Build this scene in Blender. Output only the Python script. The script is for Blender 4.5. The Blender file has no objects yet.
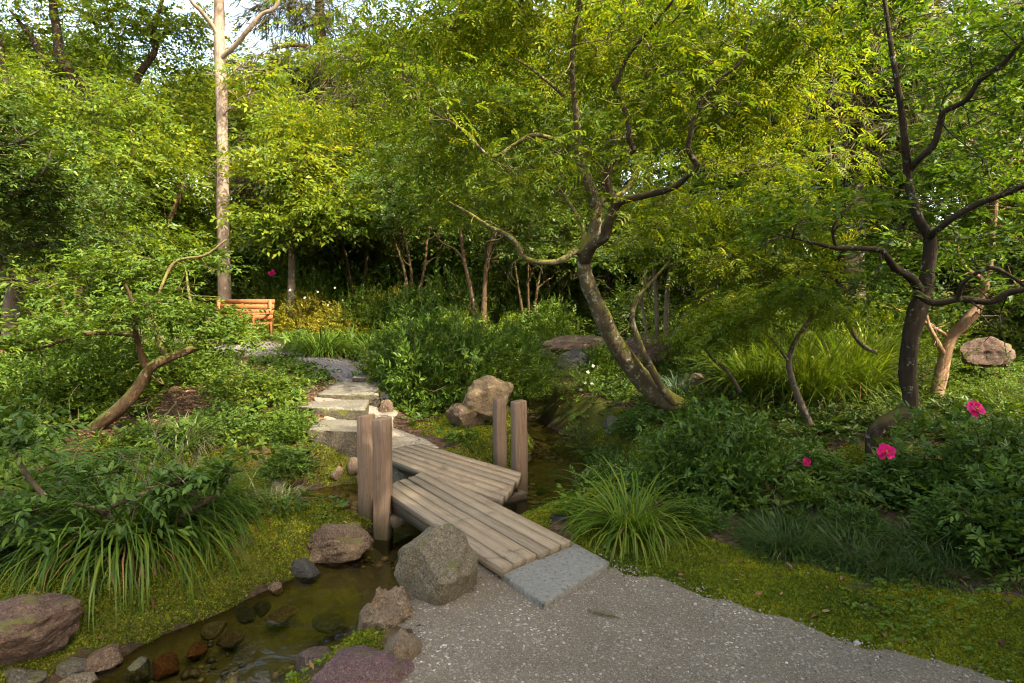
import bpy, math, numpy as np
from mathutils import Vector, noise as mnoise
rng = np.random.default_rng(11)
SC = bpy.context.scene
COL = SC.collection
R = math.radians
def A(*a): return np.array(a, dtype=float)
def sstep(a, b, x):
    t = np.clip((x - a) / (b - a), 0, 1); return t * t * (3 - 2 * t)

# ------------------------------------------------------------------ camera
PITCH = math.atan(41.5 / 600.0); FPX = 600.0; EYE = A(0, 0, 1.6)
cam = bpy.data.cameras.new('camera'); cam.sensor_width = 36; cam.lens = FPX / 1024 * 36
cam.clip_start = 0.05; cam.clip_end = 2000
co = bpy.data.objects.new('camera', cam); COL.objects.link(co)
co.location = EYE; co.rotation_euler = (math.pi / 2 - PITCH, 0, 0); SC.camera = co
def ray(px, py):
    dx = (px - 512) / FPX; dy = (341.5 - py) / FPX
    return A(dx, math.cos(PITCH) + dy * math.sin(PITCH), -math.sin(PITCH) + dy * math.cos(PITCH))
def D(px, py, d):
    r = ray(px, py); return EYE + r * (d / r[1])
def PZ(px, py, z):
    r = ray(px, py); return EYE + r * ((z - EYE[2]) / r[2])

# ------------------------------------------------------------------ numpy noise
def _h(ix, iy, s):
    n = (ix * 374761393 + iy * 668265263 + s * 974711) & 0x7fffffff
    n = ((n ^ (n >> 13)) * 1274126177) & 0x7fffffff
    return ((n ^ (n >> 16)) & 0xffff) / 65535.0
def vnoise(x, y, s=0):
    x = np.asarray(x, float); y = np.asarray(y, float)
    ix = np.floor(x).astype(np.int64); iy = np.floor(y).astype(np.int64)
    fx = x - ix; fy = y - iy; fx = fx * fx * (3 - 2 * fx); fy = fy * fy * (3 - 2 * fy)
    a = _h(ix, iy, s); b = _h(ix + 1, iy, s); c = _h(ix, iy + 1, s); d = _h(ix + 1, iy + 1, s)
    return (a + (b - a) * fx) * (1 - fy) + (c + (d - c) * fx) * fy - 0.5
def fbm(x, y, o=4, s=0):
    v = 0; a = 1.0
    for i in range(o):
        v = v + a * vnoise(x * 2 ** i + 13.7 * i, y * 2 ** i - 7.1 * i, s + i); a *= .5
    return v

# ------------------------------------------------------------------ terrain
def capsdf(x, y, pts):
    best = np.full(np.shape(x), 1e9)
    for (ax, ay, ar), (bx, by, br) in zip(pts[:-1], pts[1:]):
        dx, dy = bx - ax, by - ay; t = np.clip(((x - ax) * dx + (y - ay) * dy) / (dx * dx + dy * dy), 0, 1)
        best = np.minimum(best, np.hypot(x - ax - t * dx, y - ay - t * dy) - (ar + (br - ar) * t))
    return best
STREAM = [(-3.4, .6, .6), (-2.0, 2.2, .52), (-1.5, 3.0, .46), (-1.12, 3.62, .40), (-.85, 4.25, .40), (-.55, 4.85, .45), (-.1, 5.35, .5),
          (.45, 5.9, .58), (.7, 6.7, .5), (.62, 7.5, .34), (.45, 8.3, .22), (.3, 9.2, .12)]
BACKW = [(-.75, 5.0, .33), (-1.2, 5.3, .43), (-1.6, 5.42, .48), (-2.0, 5.25, .42), (-2.4, 5.0, .30)]
WATER_Z = -0.25
def wsdf(x, y):
    s = np.minimum(capsdf(x, y, STREAM), capsdf(x, y, BACKW))
    return s + .10 * fbm(x * 2.2, y * 2.2, 3, 5)
def land(x, y):
    b = np.interp(y, [-100, 0, 3, 5, 6.2, 8, 10, 14, 20, 30, 60, 300], [0, 0, 0, .02, .05, .22, .40, .66, 1.0, 2.0, 6, 12])
    l = sstep(-1.0, -2.3, x)
    b = b + l * np.interp(y, [0, 3, 5, 6.1, 6.9, 7.4, 8, 10, 14], [.0, .0, .03, .04, .2, .2, .16, .05, 0])
    b = b + sstep(-1.8, -4.5, x) * np.interp(y, [0, 2, 6, 9], [.12, .15, .25, .1])
    b = b + sstep(1.0, 4.5, x) * np.interp(y, [-1, 2, 6, 10], [0, .06, .16, .1])
    amp = .05 * sstep(2.0, 3.5, np.abs(x)) + .10 * sstep(6.5, 10, y) * sstep(0, 1, np.abs(x + 2.4))
    return b + amp * fbm(x * .9, y * .9, 4, 3) + .02 * fbm(x * 5, y * 5, 3, 9) * (sstep(.4, 1.2, np.abs(x - .6)))
def H(x, y):
    x = np.asarray(x, float); y = np.asarray(y, float)
    s = wsdf(x, y)
    bed = -.275 - .15 * np.clip(-s / .32, 0, 1) + .025 * fbm(x * 6, y * 6, 3, 21)
    k = sstep(-.02, .42, s) ** .7
    return bed + (land(x, y) - bed) * k
def Hs(x, y): return float(H(x, y))
def G(px, py):
    r = ray(px, py); t = 1.0
    while t < 60:
        p = EYE + r * t
        if p[2] <= Hs(p[0], p[1]): return p
        t += .02 + t * .002
    return EYE + r * 30

# ------------------------------------------------------------------ mesh helpers
def mesh_np(name, V, F, UV=None, smooth=False, attr=None):
    V = np.ascontiguousarray(V, dtype=np.float32); F = np.ascontiguousarray(F, dtype=np.int32)
    k = F.shape[1]; m = bpy.data.meshes.new(name)
    m.vertices.add(len(V)); m.vertices.foreach_set('co', V.ravel())
    m.loops.add(F.size); m.loops.foreach_set('vertex_index', F.ravel())
    m.polygons.add(len(F)); m.polygons.foreach_set('loop_start', np.arange(0, F.size, k, dtype=np.int32))
    if smooth: m.polygons.foreach_set('use_smooth', np.ones(len(F), dtype=bool))
    if UV is not None:
        ul = m.uv_layers.new(name='UVMap'); ul.data.foreach_set('uv', np.ascontiguousarray(UV, dtype=np.float32).ravel())
    if attr is not None:
        ca = m.color_attributes.new('zone', 'FLOAT_COLOR', 'POINT')
        ca.data.foreach_set('color', np.ascontiguousarray(attr, dtype=np.float32).ravel())
    m.update(calc_edges=True); m.validate(); return m
class Acc:
    def __init__(s): s.V = []; s.F = []; s.U = []; s.n = 0
    def add(s, V, F, U=None):
        V = np.asarray(V, float); F = np.asarray(F, int)
        s.V.append(V); s.F.append(F + s.n); s.n += len(V)
        s.U.append(np.zeros((F.size, 2)) if U is None else np.asarray(U, float).reshape(-1, 2))
    def mesh(s, name, smooth=False, off=(0, 0, 0)):
        return mesh_np(name, np.vstack(s.V) - np.asarray(off, float), np.vstack(s.F), np.vstack(s.U), smooth)
def link(name, mesh, mat, parent=None, loc=(0, 0, 0)):
    o = bpy.data.objects.new(name, mesh); COL.objects.link(o)
    if mat is not None and len(mesh.materials) == 0: mesh.materials.append(mat)
    o.location = loc
    if parent is not None: o.parent = parent
    return o
def tag(o, label, cat, group=None, kind=None):
    if label: o['label'] = label
    if cat: o['category'] = cat
    if group: o['group'] = group
    if kind: o['kind'] = kind
    return o
def empty(name, loc, label=None, cat=None, group=None, rz=0):
    o = bpy.data.objects.new(name, None); COL.objects.link(o); o.empty_display_size = .1
    o.location = loc; o.rotation_euler = (0, 0, rz); return tag(o, label, cat, group)
def copy_tree(o, parent=None):
    c = o.copy(); COL.objects.link(c)
    if parent is not None: c.parent = parent
    for ch in list(o.children): copy_tree(ch, c)
    return c
def norm(v): return v / np.maximum(np.linalg.norm(v, axis=-1, keepdims=True), 1e-9)
def catmull(P, n):
    P = np.asarray(P, float); Q = np.vstack([2 * P[0] - P[1], P, 2 * P[-1] - P[-2]]); out = []
    for i in range(1, len(Q) - 2):
        p0, p1, p2, p3 = Q[i - 1:i + 3]
        for t in np.arange(n) / n:
            out.append(.5 * (2 * p1 + (p2 - p0) * t + (2 * p0 - 5 * p1 + 4 * p2 - p3) * t * t + (3 * p1 - p0 - 3 * p2 + p3) * t ** 3))
    out.append(P[-1]); return np.array(out)
def tube(acc, P, rad, sides=8, sub=4, rough=0.0, cap=True):
    P = np.asarray(P, float); rad = np.asarray(rad, float)
    PR = catmull(np.column_stack([P, rad]), sub) if sub > 1 else np.column_stack([P, rad])
    C = PR[:, :3]; r = np.maximum(PR[:, 3], .0008); n = len(C)
    T = norm(np.gradient(C, axis=0)); ref = A(0, 0, 1) if abs(T[0][2]) < .9 else A(1, 0, 0)
    U = np.zeros_like(C); u = norm(np.cross(T[0], ref))
    for i in range(n):
        u = norm(u - T[i] * np.dot(u, T[i])); U[i] = u
    W = np.cross(T, U); a = np.arange(sides) / sides * 2 * math.pi
    rr = r[:, None] * np.ones(sides)
    if rough:
        kn = rng.normal(size=(n // 3 + 3, sides)); kn = np.stack([np.interp(np.arange(n) / 3, np.arange(n // 3 + 3), kn[:, q]) for q in range(sides)], -1); kn = (kn + np.roll(kn, 1, 1)) * .5
        rr = rr * (1 + .11 * kn + rough * .5 * rng.normal(size=rr.shape))
    V = C[:, None, :] + rr[..., None] * (np.cos(a)[None, :, None] * U[:, None] + np.sin(a)[None, :, None] * W[:, None])
    i = np.arange(n - 1)[:, None] * sides; j = np.arange(sides)[None]; j2 = (j + 1) % sides
    F = np.stack([i + j, i + j2, i + sides + j2, i + sides + j], -1).reshape(-1, 4)
    acc.add(V.reshape(-1, 3), F)
def bend_twig(a, b, k=.18, n=4, up=.0):
    a = np.asarray(a, float); b = np.asarray(b, float); L = np.linalg.norm(b - a)
    t = np.linspace(0, 1, n)[:, None]; P = a + (b - a) * t
    P[1:-1] += rng.normal(size=(n - 2, 3)) * L * k * .5; P[1:-1, 2] += up * L * np.sin(math.pi * t[1:-1, 0])
    return P

# ------------------------------------------------------------------ leaf templates (all quads)
def leaf(L, W, fold=.25, curl=.15):
    w = W / 2; h = w * fold
    V = A([0, 0, 0], [w, .38 * L, h], [w * .62, .74 * L, h * .6 - curl * L * .4], [0, L, -curl * L], [-w * .62, .74 * L, h * .6 - curl * L * .4], [-w, .38 * L, h])
    return V, np.array([[0, 1, 2, 3], [0, 3, 4, 5]])
def dleaf(L, W):
    w = W / 2
    return A([0, 0, 0], [w, .45 * L, w * .3], [0, L, -.1 * L], [-w, .45 * L, w * .3]), np.array([[0, 1, 2, 3]])
def frame(d, n):
    d = norm(np.asarray(d, float)); n = np.asarray(n, float); x = norm(np.cross(d, n)); z = np.cross(x, d)
    return np.stack([x, d, z], -1)
def put(acc, VF, pos, d, n, s=1.0):
    acc.add((VF[0] * s) @ frame(d, n).T + np.asarray(pos), VF[1])
def T_out(acc): return np.vstack(acc.V), np.vstack(acc.F)
def rosette(k, L, W, elev=.35, simple=False):
    a = Acc()
    for i in range(k):
        az = i * 2.399 + rng.normal() * .2; e = elev + rng.normal() * .3
        d = A(math.cos(az) * math.cos(e), math.sin(az) * math.cos(e), math.sin(e))
        put(a, dleaf(L, W) if simple else leaf(L, W), (0, 0, 0), d, A(0, 0, 1) + .25 * rng.normal(size=3), .75 + .4 * rng.random())
    return T_out(a)
def sprig(n, ln, L, W, simple=False, flat=.35):
    a = Acc()
    for i in range(n):
        t = (i + .6) / n; side = 1 if i % 2 else -1
        an = R(58 - 30 * t) * side * (0 if i == n - 1 else 1) + rng.normal() * .2
        d = A(math.sin(an), math.cos(an), rng.normal() * .25 - .1)
        put(a, dleaf(L, W) if simple else leaf(L, W), A(0, t * ln, -.12 * ln * t * t), d, A(0, 0, 1) + flat * rng.normal(size=3), .75 + .4 * rng.random())
    return T_out(a)
def pinnate(pairs, ln, L, W, droop=.25, simple=False, taper=False):
    a = Acc()
    mk = (lambda: dleaf(L, W)) if simple else (lambda: leaf(L, W, .2, .2))
    for i in range(pairs):
        t = (i + .7) / (pairs + .5); p = A(0, t * ln, -droop * ln * t * t)
        s = (1 - .75 * t ** 1.5) * (.5 + min(t * 3, .5)) if taper else 1 - .35 * t
        for side in (-1, 1):
            an = R(66 - 16 * t) * side + rng.normal() * .07
            put(a, mk(), p, A(math.sin(an), math.cos(an), -.12 + rng.normal() * .08), A(0, 0, 1) + .15 * rng.normal(size=3), s * (.9 + .2 * rng.random()))
    put(a, mk(), A(0, ln, -droop * ln), A(0, 1, -.5), A(0, .2, 1), .7 if not taper else .3)
    return T_out(a)
def needles(n, ln, L, W):
    a = Acc()
    for i in range(n):
        t = rng.random(); d = A(rng.normal() * .45, .8, rng.normal() * .3 - .5 * t)
        put(a, dleaf(L, W), A(0, t * ln, -.35 * ln * t * t), d, rng.normal(size=3) + A(0, 0, 1), .7 + .6 * rng.random())
    return T_out(a)
def instance(acc, temps, pos, d, n, s):
    pos = np.asarray(pos); N = len(pos); Fr = frame(d, n); pick = rng.integers(0, len(temps), N)
    for k, (V, F) in enumerate(temps):
        m = np.where(pick == k)[0]
        if not len(m): continue
        W = np.einsum('nij,vj->nvi', Fr[m], V) * s[m][:, None, None] + pos[m][:, None]
        FF = F[None] + (np.arange(len(m)) * len(V))[:, None, None]
        acc.add(W.reshape(-1, 3), FF.reshape(-1, F.shape[1]))
def scatter(pads, skel=None, wood=None, spread=1.0, droop=.2, tilt=.45, upd=0.0, twr=.006, twk=.22, hang=0.0, subt=2):
    """pads: (centre, radii, clumps, per clump, clump size). Returns positions, directions, normals; grows twigs to the clumps."""
    PP = []; DD = []
    for c, r, nc, npc, cs in pads:
        nc = int(nc); npc = int(npc)
        c = np.asarray(c, float); r = np.asarray(r, float)
        u = norm(rng.normal(size=(nc, 3))) * (rng.random((nc, 1)) ** .42)
        cc = c + u * r
        if skel is not None: cc = cc[np.argsort([np.min(np.linalg.norm(skel - q, axis=1)) for q in cc])]
        for q in cc:
            if skel is not None and wood is not None:
                dd = np.linalg.norm(skel - q, axis=1) + .6 * np.maximum(skel[:, 2] - q[2], 0); a = skel[np.argmin(dd)]
                L = np.linalg.norm(q - a)
                bt = bend_twig(a, q, twk, 5, .04); skel = np.vstack([skel, bt[2:]])
                tube(wood, bt, np.linspace(twr * min(1.7, 1 + L * .5), twr * .45, 5), 4, 2)
                for _ in range(subt):
                    e = q + rng.normal(size=3) * A(cs, cs, cs * .4)
                    tube(wood, bend_twig(q + (a - q) * .12, e, .2, 3), np.linspace(twr * .5, twr * .25, 3), 3, 1)
            sz = cs * np.clip(r / max(r.max(), 1e-6), .4, 1)
            p = rng.normal(size=(npc, 3)) * sz * spread
            PP.append(q + p); out = (q - c) * A(1, 1, .3) * .5 / max(r.max(), .1) + p / max(cs, .01) * A(1, 1, .4)
            DD.append(out)
    P = np.vstack(PP); Dr = np.vstack(DD)
    Dr = norm(Dr + .5 * rng.normal(size=Dr.shape) * A(1, 1, .5)); Dr[:, 2] += upd - droop; Dr[:, 2] -= hang
    Nn = A(0, 0, 1) + tilt * rng.normal(size=Dr.shape)
    return P, norm(Dr), Nn
def skel_of(lines):
    return np.vstack([catmull(l, 5) for l in lines])
def blades(acc, base, N, L, w, spread, e0=(50, 88), bend=1.5, seg=6, rad=.1, jitter=.12):
    """arching strap leaves springing from a tuft"""
    az = rng.random(N) * 2 * math.pi; ro = rad * np.sqrt(rng.random(N)); az0 = az + rng.normal(size=N) * .5
    Ln = L * (.55 + .5 * rng.random(N)); e = np.radians(rng.uniform(*e0, N)); b = bend * (.5 + .9 * rng.random(N)) * spread
    P = np.zeros((N, seg + 1, 3)); P[:, 0, 0] = base[0] + ro * np.cos(az); P[:, 0, 1] = base[1] + ro * np.sin(az); P[:, 0, 2] = base[2] - .02
    hd = np.stack([np.cos(az0), np.sin(az0)], -1)
    for i in range(seg):
        t = i / seg; ei = e - b * (t + .15) ** 1.3
        az0 = az0 + rng.normal(size=N) * jitter; hd = np.stack([np.cos(az0), np.sin(az0)], -1)
        P[:, i + 1, :2] = P[:, i, :2] + hd * (np.cos(ei) * Ln / seg)[:, None]; P[:, i + 1, 2] = P[:, i, 2] + np.sin(ei) * Ln / seg
    sd = np.stack([-hd[:, 1], hd[:, 0], np.zeros(N)], -1)
    wt = w * np.array([.6, 1, 1, .92, .78, .5, .06] if seg == 6 else np.interp(np.linspace(0, 1, seg + 1), [0, .2, .6, 1], [.6, 1, .85, .06]))
    ww = wt[None, :, None] * (.7 + .5 * rng.random((N, 1, 1)))
    Vl = P - sd[:, None] * ww / 2; Vr = P + sd[:, None] * ww / 2; Vl[:, :, 2] += .12 * ww[:, :, 0]
    V = np.stack([Vl, Vr], 2).reshape(-1, 3); k = 2 * (seg + 1)
    f = np.array([[2 * i, 2 * i + 1, 2 * i + 3, 2 * i + 2] for i in range(seg)])
    F = (f[None] + (np.arange(N) * k)[:, None, None]).reshape(-1, 4); acc.add(V, F)

# ------------------------------------------------------------------ materials
def newmat(name):
    m = bpy.data.materials.new(name); m.use_nodes = True; nt = m.node_tree; nt.nodes.clear()
    out = nt.nodes.new('ShaderNodeOutputMaterial'); return m, nt, out
def N(nt, t, **k):
    n = nt.nodes.new('ShaderNode' + t)
    for a, v in k.items():
        if a.startswith('i_'): n.inputs[a[2:].replace('_', ' ')].default_value = v
        else: setattr(n, a, v)
    return n
def ramp(nt, stops, src=None, interp='LINEAR'):
    r = nt.nodes.new('ShaderNodeValToRGB'); r.color_ramp.interpolation = interp; el = r.color_ramp.elements
    while len(el) < len(stops): el.new(.5)
    for e, (p, c) in zip(el, stops): e.position = p; e.color = (*c, 1) if len(c) == 3 else c
    if src is not None: nt.links.new(src, r.inputs[0])
    return r
def mixc(nt, f, a, b, mode='MIX'):
    m = nt.nodes.new('ShaderNodeMix'); m.data_type = 'RGBA'; m.blend_type = mode
    for s, v in ((0, f), (6, a), (7, b)):
        if isinstance(v, (int, float)): m.inputs[s].default_value = v
        elif isinstance(v, tuple): m.inputs[s].default_value = (*v, 1)
        else: nt.links.new(v, m.inputs[s])
    return m.outputs[2]
def noise_n(nt, scale, detail=5, rough=.6, coord=None, dist=0.0):
    n = N(nt, 'TexNoise'); n.inputs['Scale'].default_value = scale; n.inputs['Detail'].default_value = detail
    n.inputs['Roughness'].default_value = rough; n.inputs['Distortion'].default_value = dist
    if coord is not None: nt.links.new(coord, n.inputs['Vector'])
    return n.outputs['Fac']
def bump(nt, h, strength=.5, dist=.02, prev=None):
    b = N(nt, 'Bump'); b.inputs['Strength'].default_value = strength; b.inputs['Distance'].default_value = dist
    nt.links.new(h, b.inputs['Height'])
    if prev is not None: nt.links.new(prev, b.inputs['Normal'])
    return b.outputs['Normal']
def math_n(nt, op, a, b=None, clamp=False):
    m = N(nt, 'Math'); m.operation = op; m.use_clamp = clamp
    for s, v in ((0, a), (1, b)):
        if v is None: continue
        if isinstance(v, (int, float)): m.inputs[s].default_value = v
        else: nt.links.new(v, m.inputs[s])
    return m.outputs[0]
def leafmat(name, cols, rough=.5, trans=.38, tint=(1.3, 1.18, .35), patch=.5, pscale=1.2, spec=.16):
    m, nt, out = newmat(name); g = N(nt, 'NewGeometry'); tc = N(nt, 'TexCoord'); oi = N(nt, 'ObjectInfo')
    k = len(cols); r = ramp(nt, [(i / max(k - 1, 1), c) for i, c in enumerate(cols)])
    pn = noise_n(nt, pscale, 3, .6, tc.outputs['Object'])
    pn = math_n(nt, 'MULTIPLY', math_n(nt, 'SUBTRACT', pn, .5), patch * 2.2)
    v = math_n(nt, 'ADD', math_n(nt, 'MULTIPLY', g.outputs['Random Per Island'], .8), pn)
    v = math_n(nt, 'ADD', v, math_n(nt, 'MULTIPLY', math_n(nt, 'SUBTRACT', oi.outputs['Random'], .5), .22), True)
    nt.links.new(v, r.inputs[0])
    p = N(nt, 'BsdfPrincipled'); p.inputs['Roughness'].default_value = rough; p.inputs['Specular IOR Level'].default_value = spec
    nt.links.new(r.outputs[0], p.inputs['Base Color'])
    tr = N(nt, 'BsdfTranslucent'); nt.links.new(mixc(nt, 1.0, r.outputs[0], tint, 'MULTIPLY'), tr.inputs['Color'])
    mx = N(nt, 'MixShader'); mx.inputs[0].default_value = trans
    nt.links.new(p.outputs[0], mx.inputs[1]); nt.links.new(tr.outputs[0], mx.inputs[2]); nt.links.new(mx.outputs[0], out.inputs[0]); return m
def barkmat(name, c1, c2, moss=.0, scale=9, lichen=0.0, mosscol=(.09, .10, .018), stretch=.22):
    m, nt, out = newmat(name); tc = N(nt, 'TexCoord'); g = N(nt, 'NewGeometry')
    mp = N(nt, 'Mapping'); mp.inputs['Scale'].default_value = (1, 1, stretch); nt.links.new(tc.outputs['Object'], mp.inputs[0])
    n1 = noise_n(nt, scale * 4, 8, .7, mp.outputs[0], .4); n2 = noise_n(nt, scale * .6, 4, .6, tc.outputs['Object'])
    col = mixc(nt, ramp(nt, [(.3, (0, 0, 0)), (.7, (1, 1, 1))], n1).outputs[0], c1, c2)
    col = mixc(nt, ramp(nt, [(.4, (0, 0, 0)), (.75, (1, 1, 1))], n2).outputs[0], col, tuple(min(1, x * 1.5) for x in c2))
    if lichen:
        n3 = noise_n(nt, 14, 5, .7, tc.outputs['Object'])
        col = mixc(nt, ramp(nt, [(.62 - lichen * .12, (0, 0, 0)), (.68 - lichen * .12, (1, 1, 1))], n3).outputs[0], col, (.20, .205, .145))
    if moss:
        sx = N(nt, 'SeparateXYZ'); nt.links.new(g.outputs['Normal'], sx.inputs[0]); n4 = noise_n(nt, 5, 6, .7, tc.outputs['Object'])
        f = math_n(nt, 'ADD', math_n(nt, 'MULTIPLY', sx.outputs[2], .35), n4)
        col = mixc(nt, ramp(nt, [(.72 - moss * .3, (0, 0, 0)), (.86 - moss * .3, (1, 1, 1))], f).outputs[0], col, mosscol)
    p = N(nt, 'BsdfPrincipled'); p.inputs['Roughness'].default_value = .85; p.inputs['Specular IOR Level'].default_value = .25
    nt.links.new(col, p.inputs['Base Color']); nt.links.new(bump(nt, n1, .8, .02), p.inputs['Normal']); nt.links.new(p.outputs[0], out.inputs[0]); return m
def rockmat(name, c1, c2, c3, moss=.0, scale=3.0, speck=.5, mosscol=(.10, .11, .016), wet=False):
    m, nt, out = newmat(name); tc = N(nt, 'TexCoord'); g = N(nt, 'NewGeometry'); C = tc.outputs['Object']
    n1 = noise_n(nt, scale, 8, .65, C, .5); n2 = noise_n(nt, scale * 9, 6, .75, C); n3 = noise_n(nt, scale * 45, 3, .7, C)
    col = mixc(nt, ramp(nt, [(.35, (0, 0, 0)), (.65, (1, 1, 1))], n1).outputs[0], c1, c2)
    col = mixc(nt, ramp(nt, [(.5, (0, 0, 0)), (.72, (1, 1, 1))], n2).outputs[0], col, c3)
    col = mixc(nt, math_n(nt, 'MULTIPLY', ramp(nt, [(.35, (1, 1, 1)), (.5, (0, 0, 0))], n3).outputs[0], speck), col, tuple(x * .35 for x in c1))
    n5 = noise_n(nt, scale * 20, 4, .8, C); col = mixc(nt, ramp(nt, [(.36, (1, 1, 1)), (.46, (0, 0, 0))], n5).outputs[0], col, tuple(x * .4 for x in c1)); col = mixc(nt, ramp(nt, [(.58, (0, 0, 0)), (.64, (.8, .8, .8))], n5).outputs[0], col, tuple(min(.6, x * 1.35) for x in c3))
    col = mixc(nt, math_n(nt, 'MULTIPLY', ramp(nt, [(.6, (0, 0, 0)), (.7, (1, 1, 1))], n3).outputs[0], speck), col, tuple(min(.7, x * 1.7) for x in c3))
    if moss:
        sx = N(nt, 'SeparateXYZ'); nt.links.new(g.outputs['Normal'], sx.inputs[0]); n4 = noise_n(nt, 4, 6, .7, C)
        f = math_n(nt, 'ADD', math_n(nt, 'MULTIPLY', sx.outputs[2], .25), n4)
        col = mixc(nt, ramp(nt, [(.8 - moss * .35, (0, 0, 0)), (.92 - moss * .35, (1, 1, 1))], f).outputs[0], col, mosscol)
    p = N(nt, 'BsdfPrincipled'); p.inputs['Roughness'].default_value = .35 if wet else .8; p.inputs['Specular IOR Level'].default_value = .5 if wet else .3
    nt.links.new(col, p.inputs['Base Color'])
    b = bump(nt, n2, 1.0, .04); b = bump(nt, n5, .6, .012, b); nt.links.new(b, p.inputs['Normal']); nt.links.new(p.outputs[0], out.inputs[0]); return m
def woodmat(name, c1, c2, c3, dirt=.4, algae=False):
    m, nt, out = newmat(name); uv = N(nt, 'UVMap'); tc = N(nt, 'TexCoord')
    mp = N(nt, 'Mapping'); mp.inputs['Scale'].default_value = (60, 2.2, 1); nt.links.new(uv.outputs[0], mp.inputs[0])
    n1 = noise_n(nt, 1.0, 8, .7, mp.outputs[0], .6); mp2 = N(nt, 'Mapping'); mp2.inputs['Scale'].default_value = (2.2, .7, 1); nt.links.new(uv.outputs[0], mp2.inputs[0])
    n2 = noise_n(nt, 1.0, 3, .6, mp2.outputs[0]); n3 = noise_n(nt, 4.5, 7, .7, tc.outputs['Object'], .6)
    col = mixc(nt, ramp(nt, [(.3, (0, 0, 0)), (.72, (1, 1, 1))], n1).outputs[0], c1, c2)
    col = mixc(nt, ramp(nt, [(.35, (0, 0, 0)), (.7, (1, 1, 1))], n2).outputs[0], col, c3)
    col = mixc(nt, math_n(nt, 'MULTIPLY', ramp(nt, [(.56, (0, 0, 0)), (.74, (1, 1, 1))], n3).outputs[0], dirt), col, tuple(x * .3 for x in c1))
    g = N(nt, 'NewGeometry'); mp3 = N(nt, 'Mapping'); mp3.inputs['Scale'].default_value = (34, .7, 1); nt.links.new(uv.outputs[0], mp3.inputs[0])
    n4 = noise_n(nt, 1.0, 6, .6, mp3.outputs[0], 1.2); crk = ramp(nt, [(.47, (1, 1, 1)), (.495, (.18, .15, .12)), (.52, (1, 1, 1))], n4).outputs[0]
    col = mixc(nt, math_n(nt, 'MULTIPLY', n2, .9), col, mixc(nt, 1.0, col, crk, 'MULTIPLY'))
    tone = ramp(nt, [(0, (.72, .70, .66)), (.5, (1, 1, 1)), (1, (1.18, 1.15, 1.1))], g.outputs['Random Per Island']).outputs[0]; col = mixc(nt, 1.0, col, tone, 'MULTIPLY')
    if algae:
        sz = N(nt, 'SeparateXYZ'); nt.links.new(tc.outputs['Object'], sz.inputs[0]); fz = math_n(nt, 'ADD', sz.outputs[2], math_n(nt, 'MULTIPLY', n3, .35))
        col = mixc(nt, ramp(nt, [(.14, (1, 1, 1)), (.42, (0, 0, 0))], fz).outputs[0], col, (.045, .042, .018))
    p = N(nt, 'BsdfPrincipled'); p.inputs['Roughness'].default_value = .78; p.inputs['Specular IOR Level'].default_value = .25
    nt.links.new(col, p.inputs['Base Color']); nt.links.new(bump(nt, n1, .8, .008), p.inputs['Normal']); nt.links.new(p.outputs[0], out.inputs[0]); return m
def gravelmat(name, c1, c2, c3, s=1.0, dark=(.10, .085, .07)):
    m, nt, out = newmat(name); tc = N(nt, 'TexCoord'); C = tc.outputs['Object']
    v = N(nt, 'TexVoronoi'); v.inputs['Scale'].default_value = 95 * s; nt.links.new(C, v.inputs['Vector'])
    v2 = N(nt, 'TexVoronoi'); v2.inputs['Scale'].default_value = 230 * s; nt.links.new(C, v2.inputs['Vector'])
    sx = N(nt, 'SeparateColor'); nt.links.new(v.outputs['Color'], sx.inputs[0]); sx2 = N(nt, 'SeparateColor'); nt.links.new(v2.outputs['Color'], sx2.inputs[0])
    n1 = noise_n(nt, 1.6, 6, .65, C, .6); n2 = noise_n(nt, 9, 5, .7, C)
    fine = ramp(nt, [(0, tuple(x * .55 for x in c1)), (.45, c1), (.8, c2), (1, c3)], sx2.outputs[0]).outputs[0]
    coarse = ramp(nt, [(0, dark), (.35, c1), (.75, c2), (.93, c3), (1, (.62, .6, .55))], sx.outputs[0]).outputs[0]
    mk = ramp(nt, [(.40, (0, 0, 0)), (.66, (1, 1, 1))], n1).outputs[0]
    col = mixc(nt, math_n(nt, 'MULTIPLY', mk, .85), fine, coarse)
    col = mixc(nt, math_n(nt, 'MULTIPLY', ramp(nt, [(.5, (0, 0, 0)), (.75, (1, 1, 1))], n2).outputs[0], .45), col, dark)
    col = mixc(nt, math_n(nt, 'MULTIPLY', ramp(nt, [(.35, (1, 1, 1)), (.6, (0, 0, 0))], n1).outputs[0], .4), col, tuple(x * .8 for x in c1))
    p = N(nt, 'BsdfPrincipled'); p.inputs['Roughness'].default_value = .9; p.inputs['Specular IOR Level'].default_value = .2
    nt.links.new(col, p.inputs['Base Color'])
    b = bump(nt, v.outputs['Distance'], -.5, .012); b = bump(nt, v2.outputs['Distance'], -.5, .005, b); nt.links.new(b, p.inputs['Normal'])
    nt.links.new(p.outputs[0], out.inputs[0]); return m
def plainmat(name, c, rough=.6, spec=.4):
    m, nt, out = newmat(name); tc = N(nt, 'TexCoord'); n = noise_n(nt, 20, 5, .6, tc.outputs['Object'])
    p = N(nt, 'BsdfPrincipled'); p.inputs['Roughness'].default_value = rough; p.inputs['Specular IOR Level'].default_value = spec
    nt.links.new(mixc(nt, n, tuple(x * .75 for x in c), tuple(min(1, x * 1.2) for x in c)), p.inputs['Base Color']); nt.links.new(p.outputs[0], out.inputs[0]); return m

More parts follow.
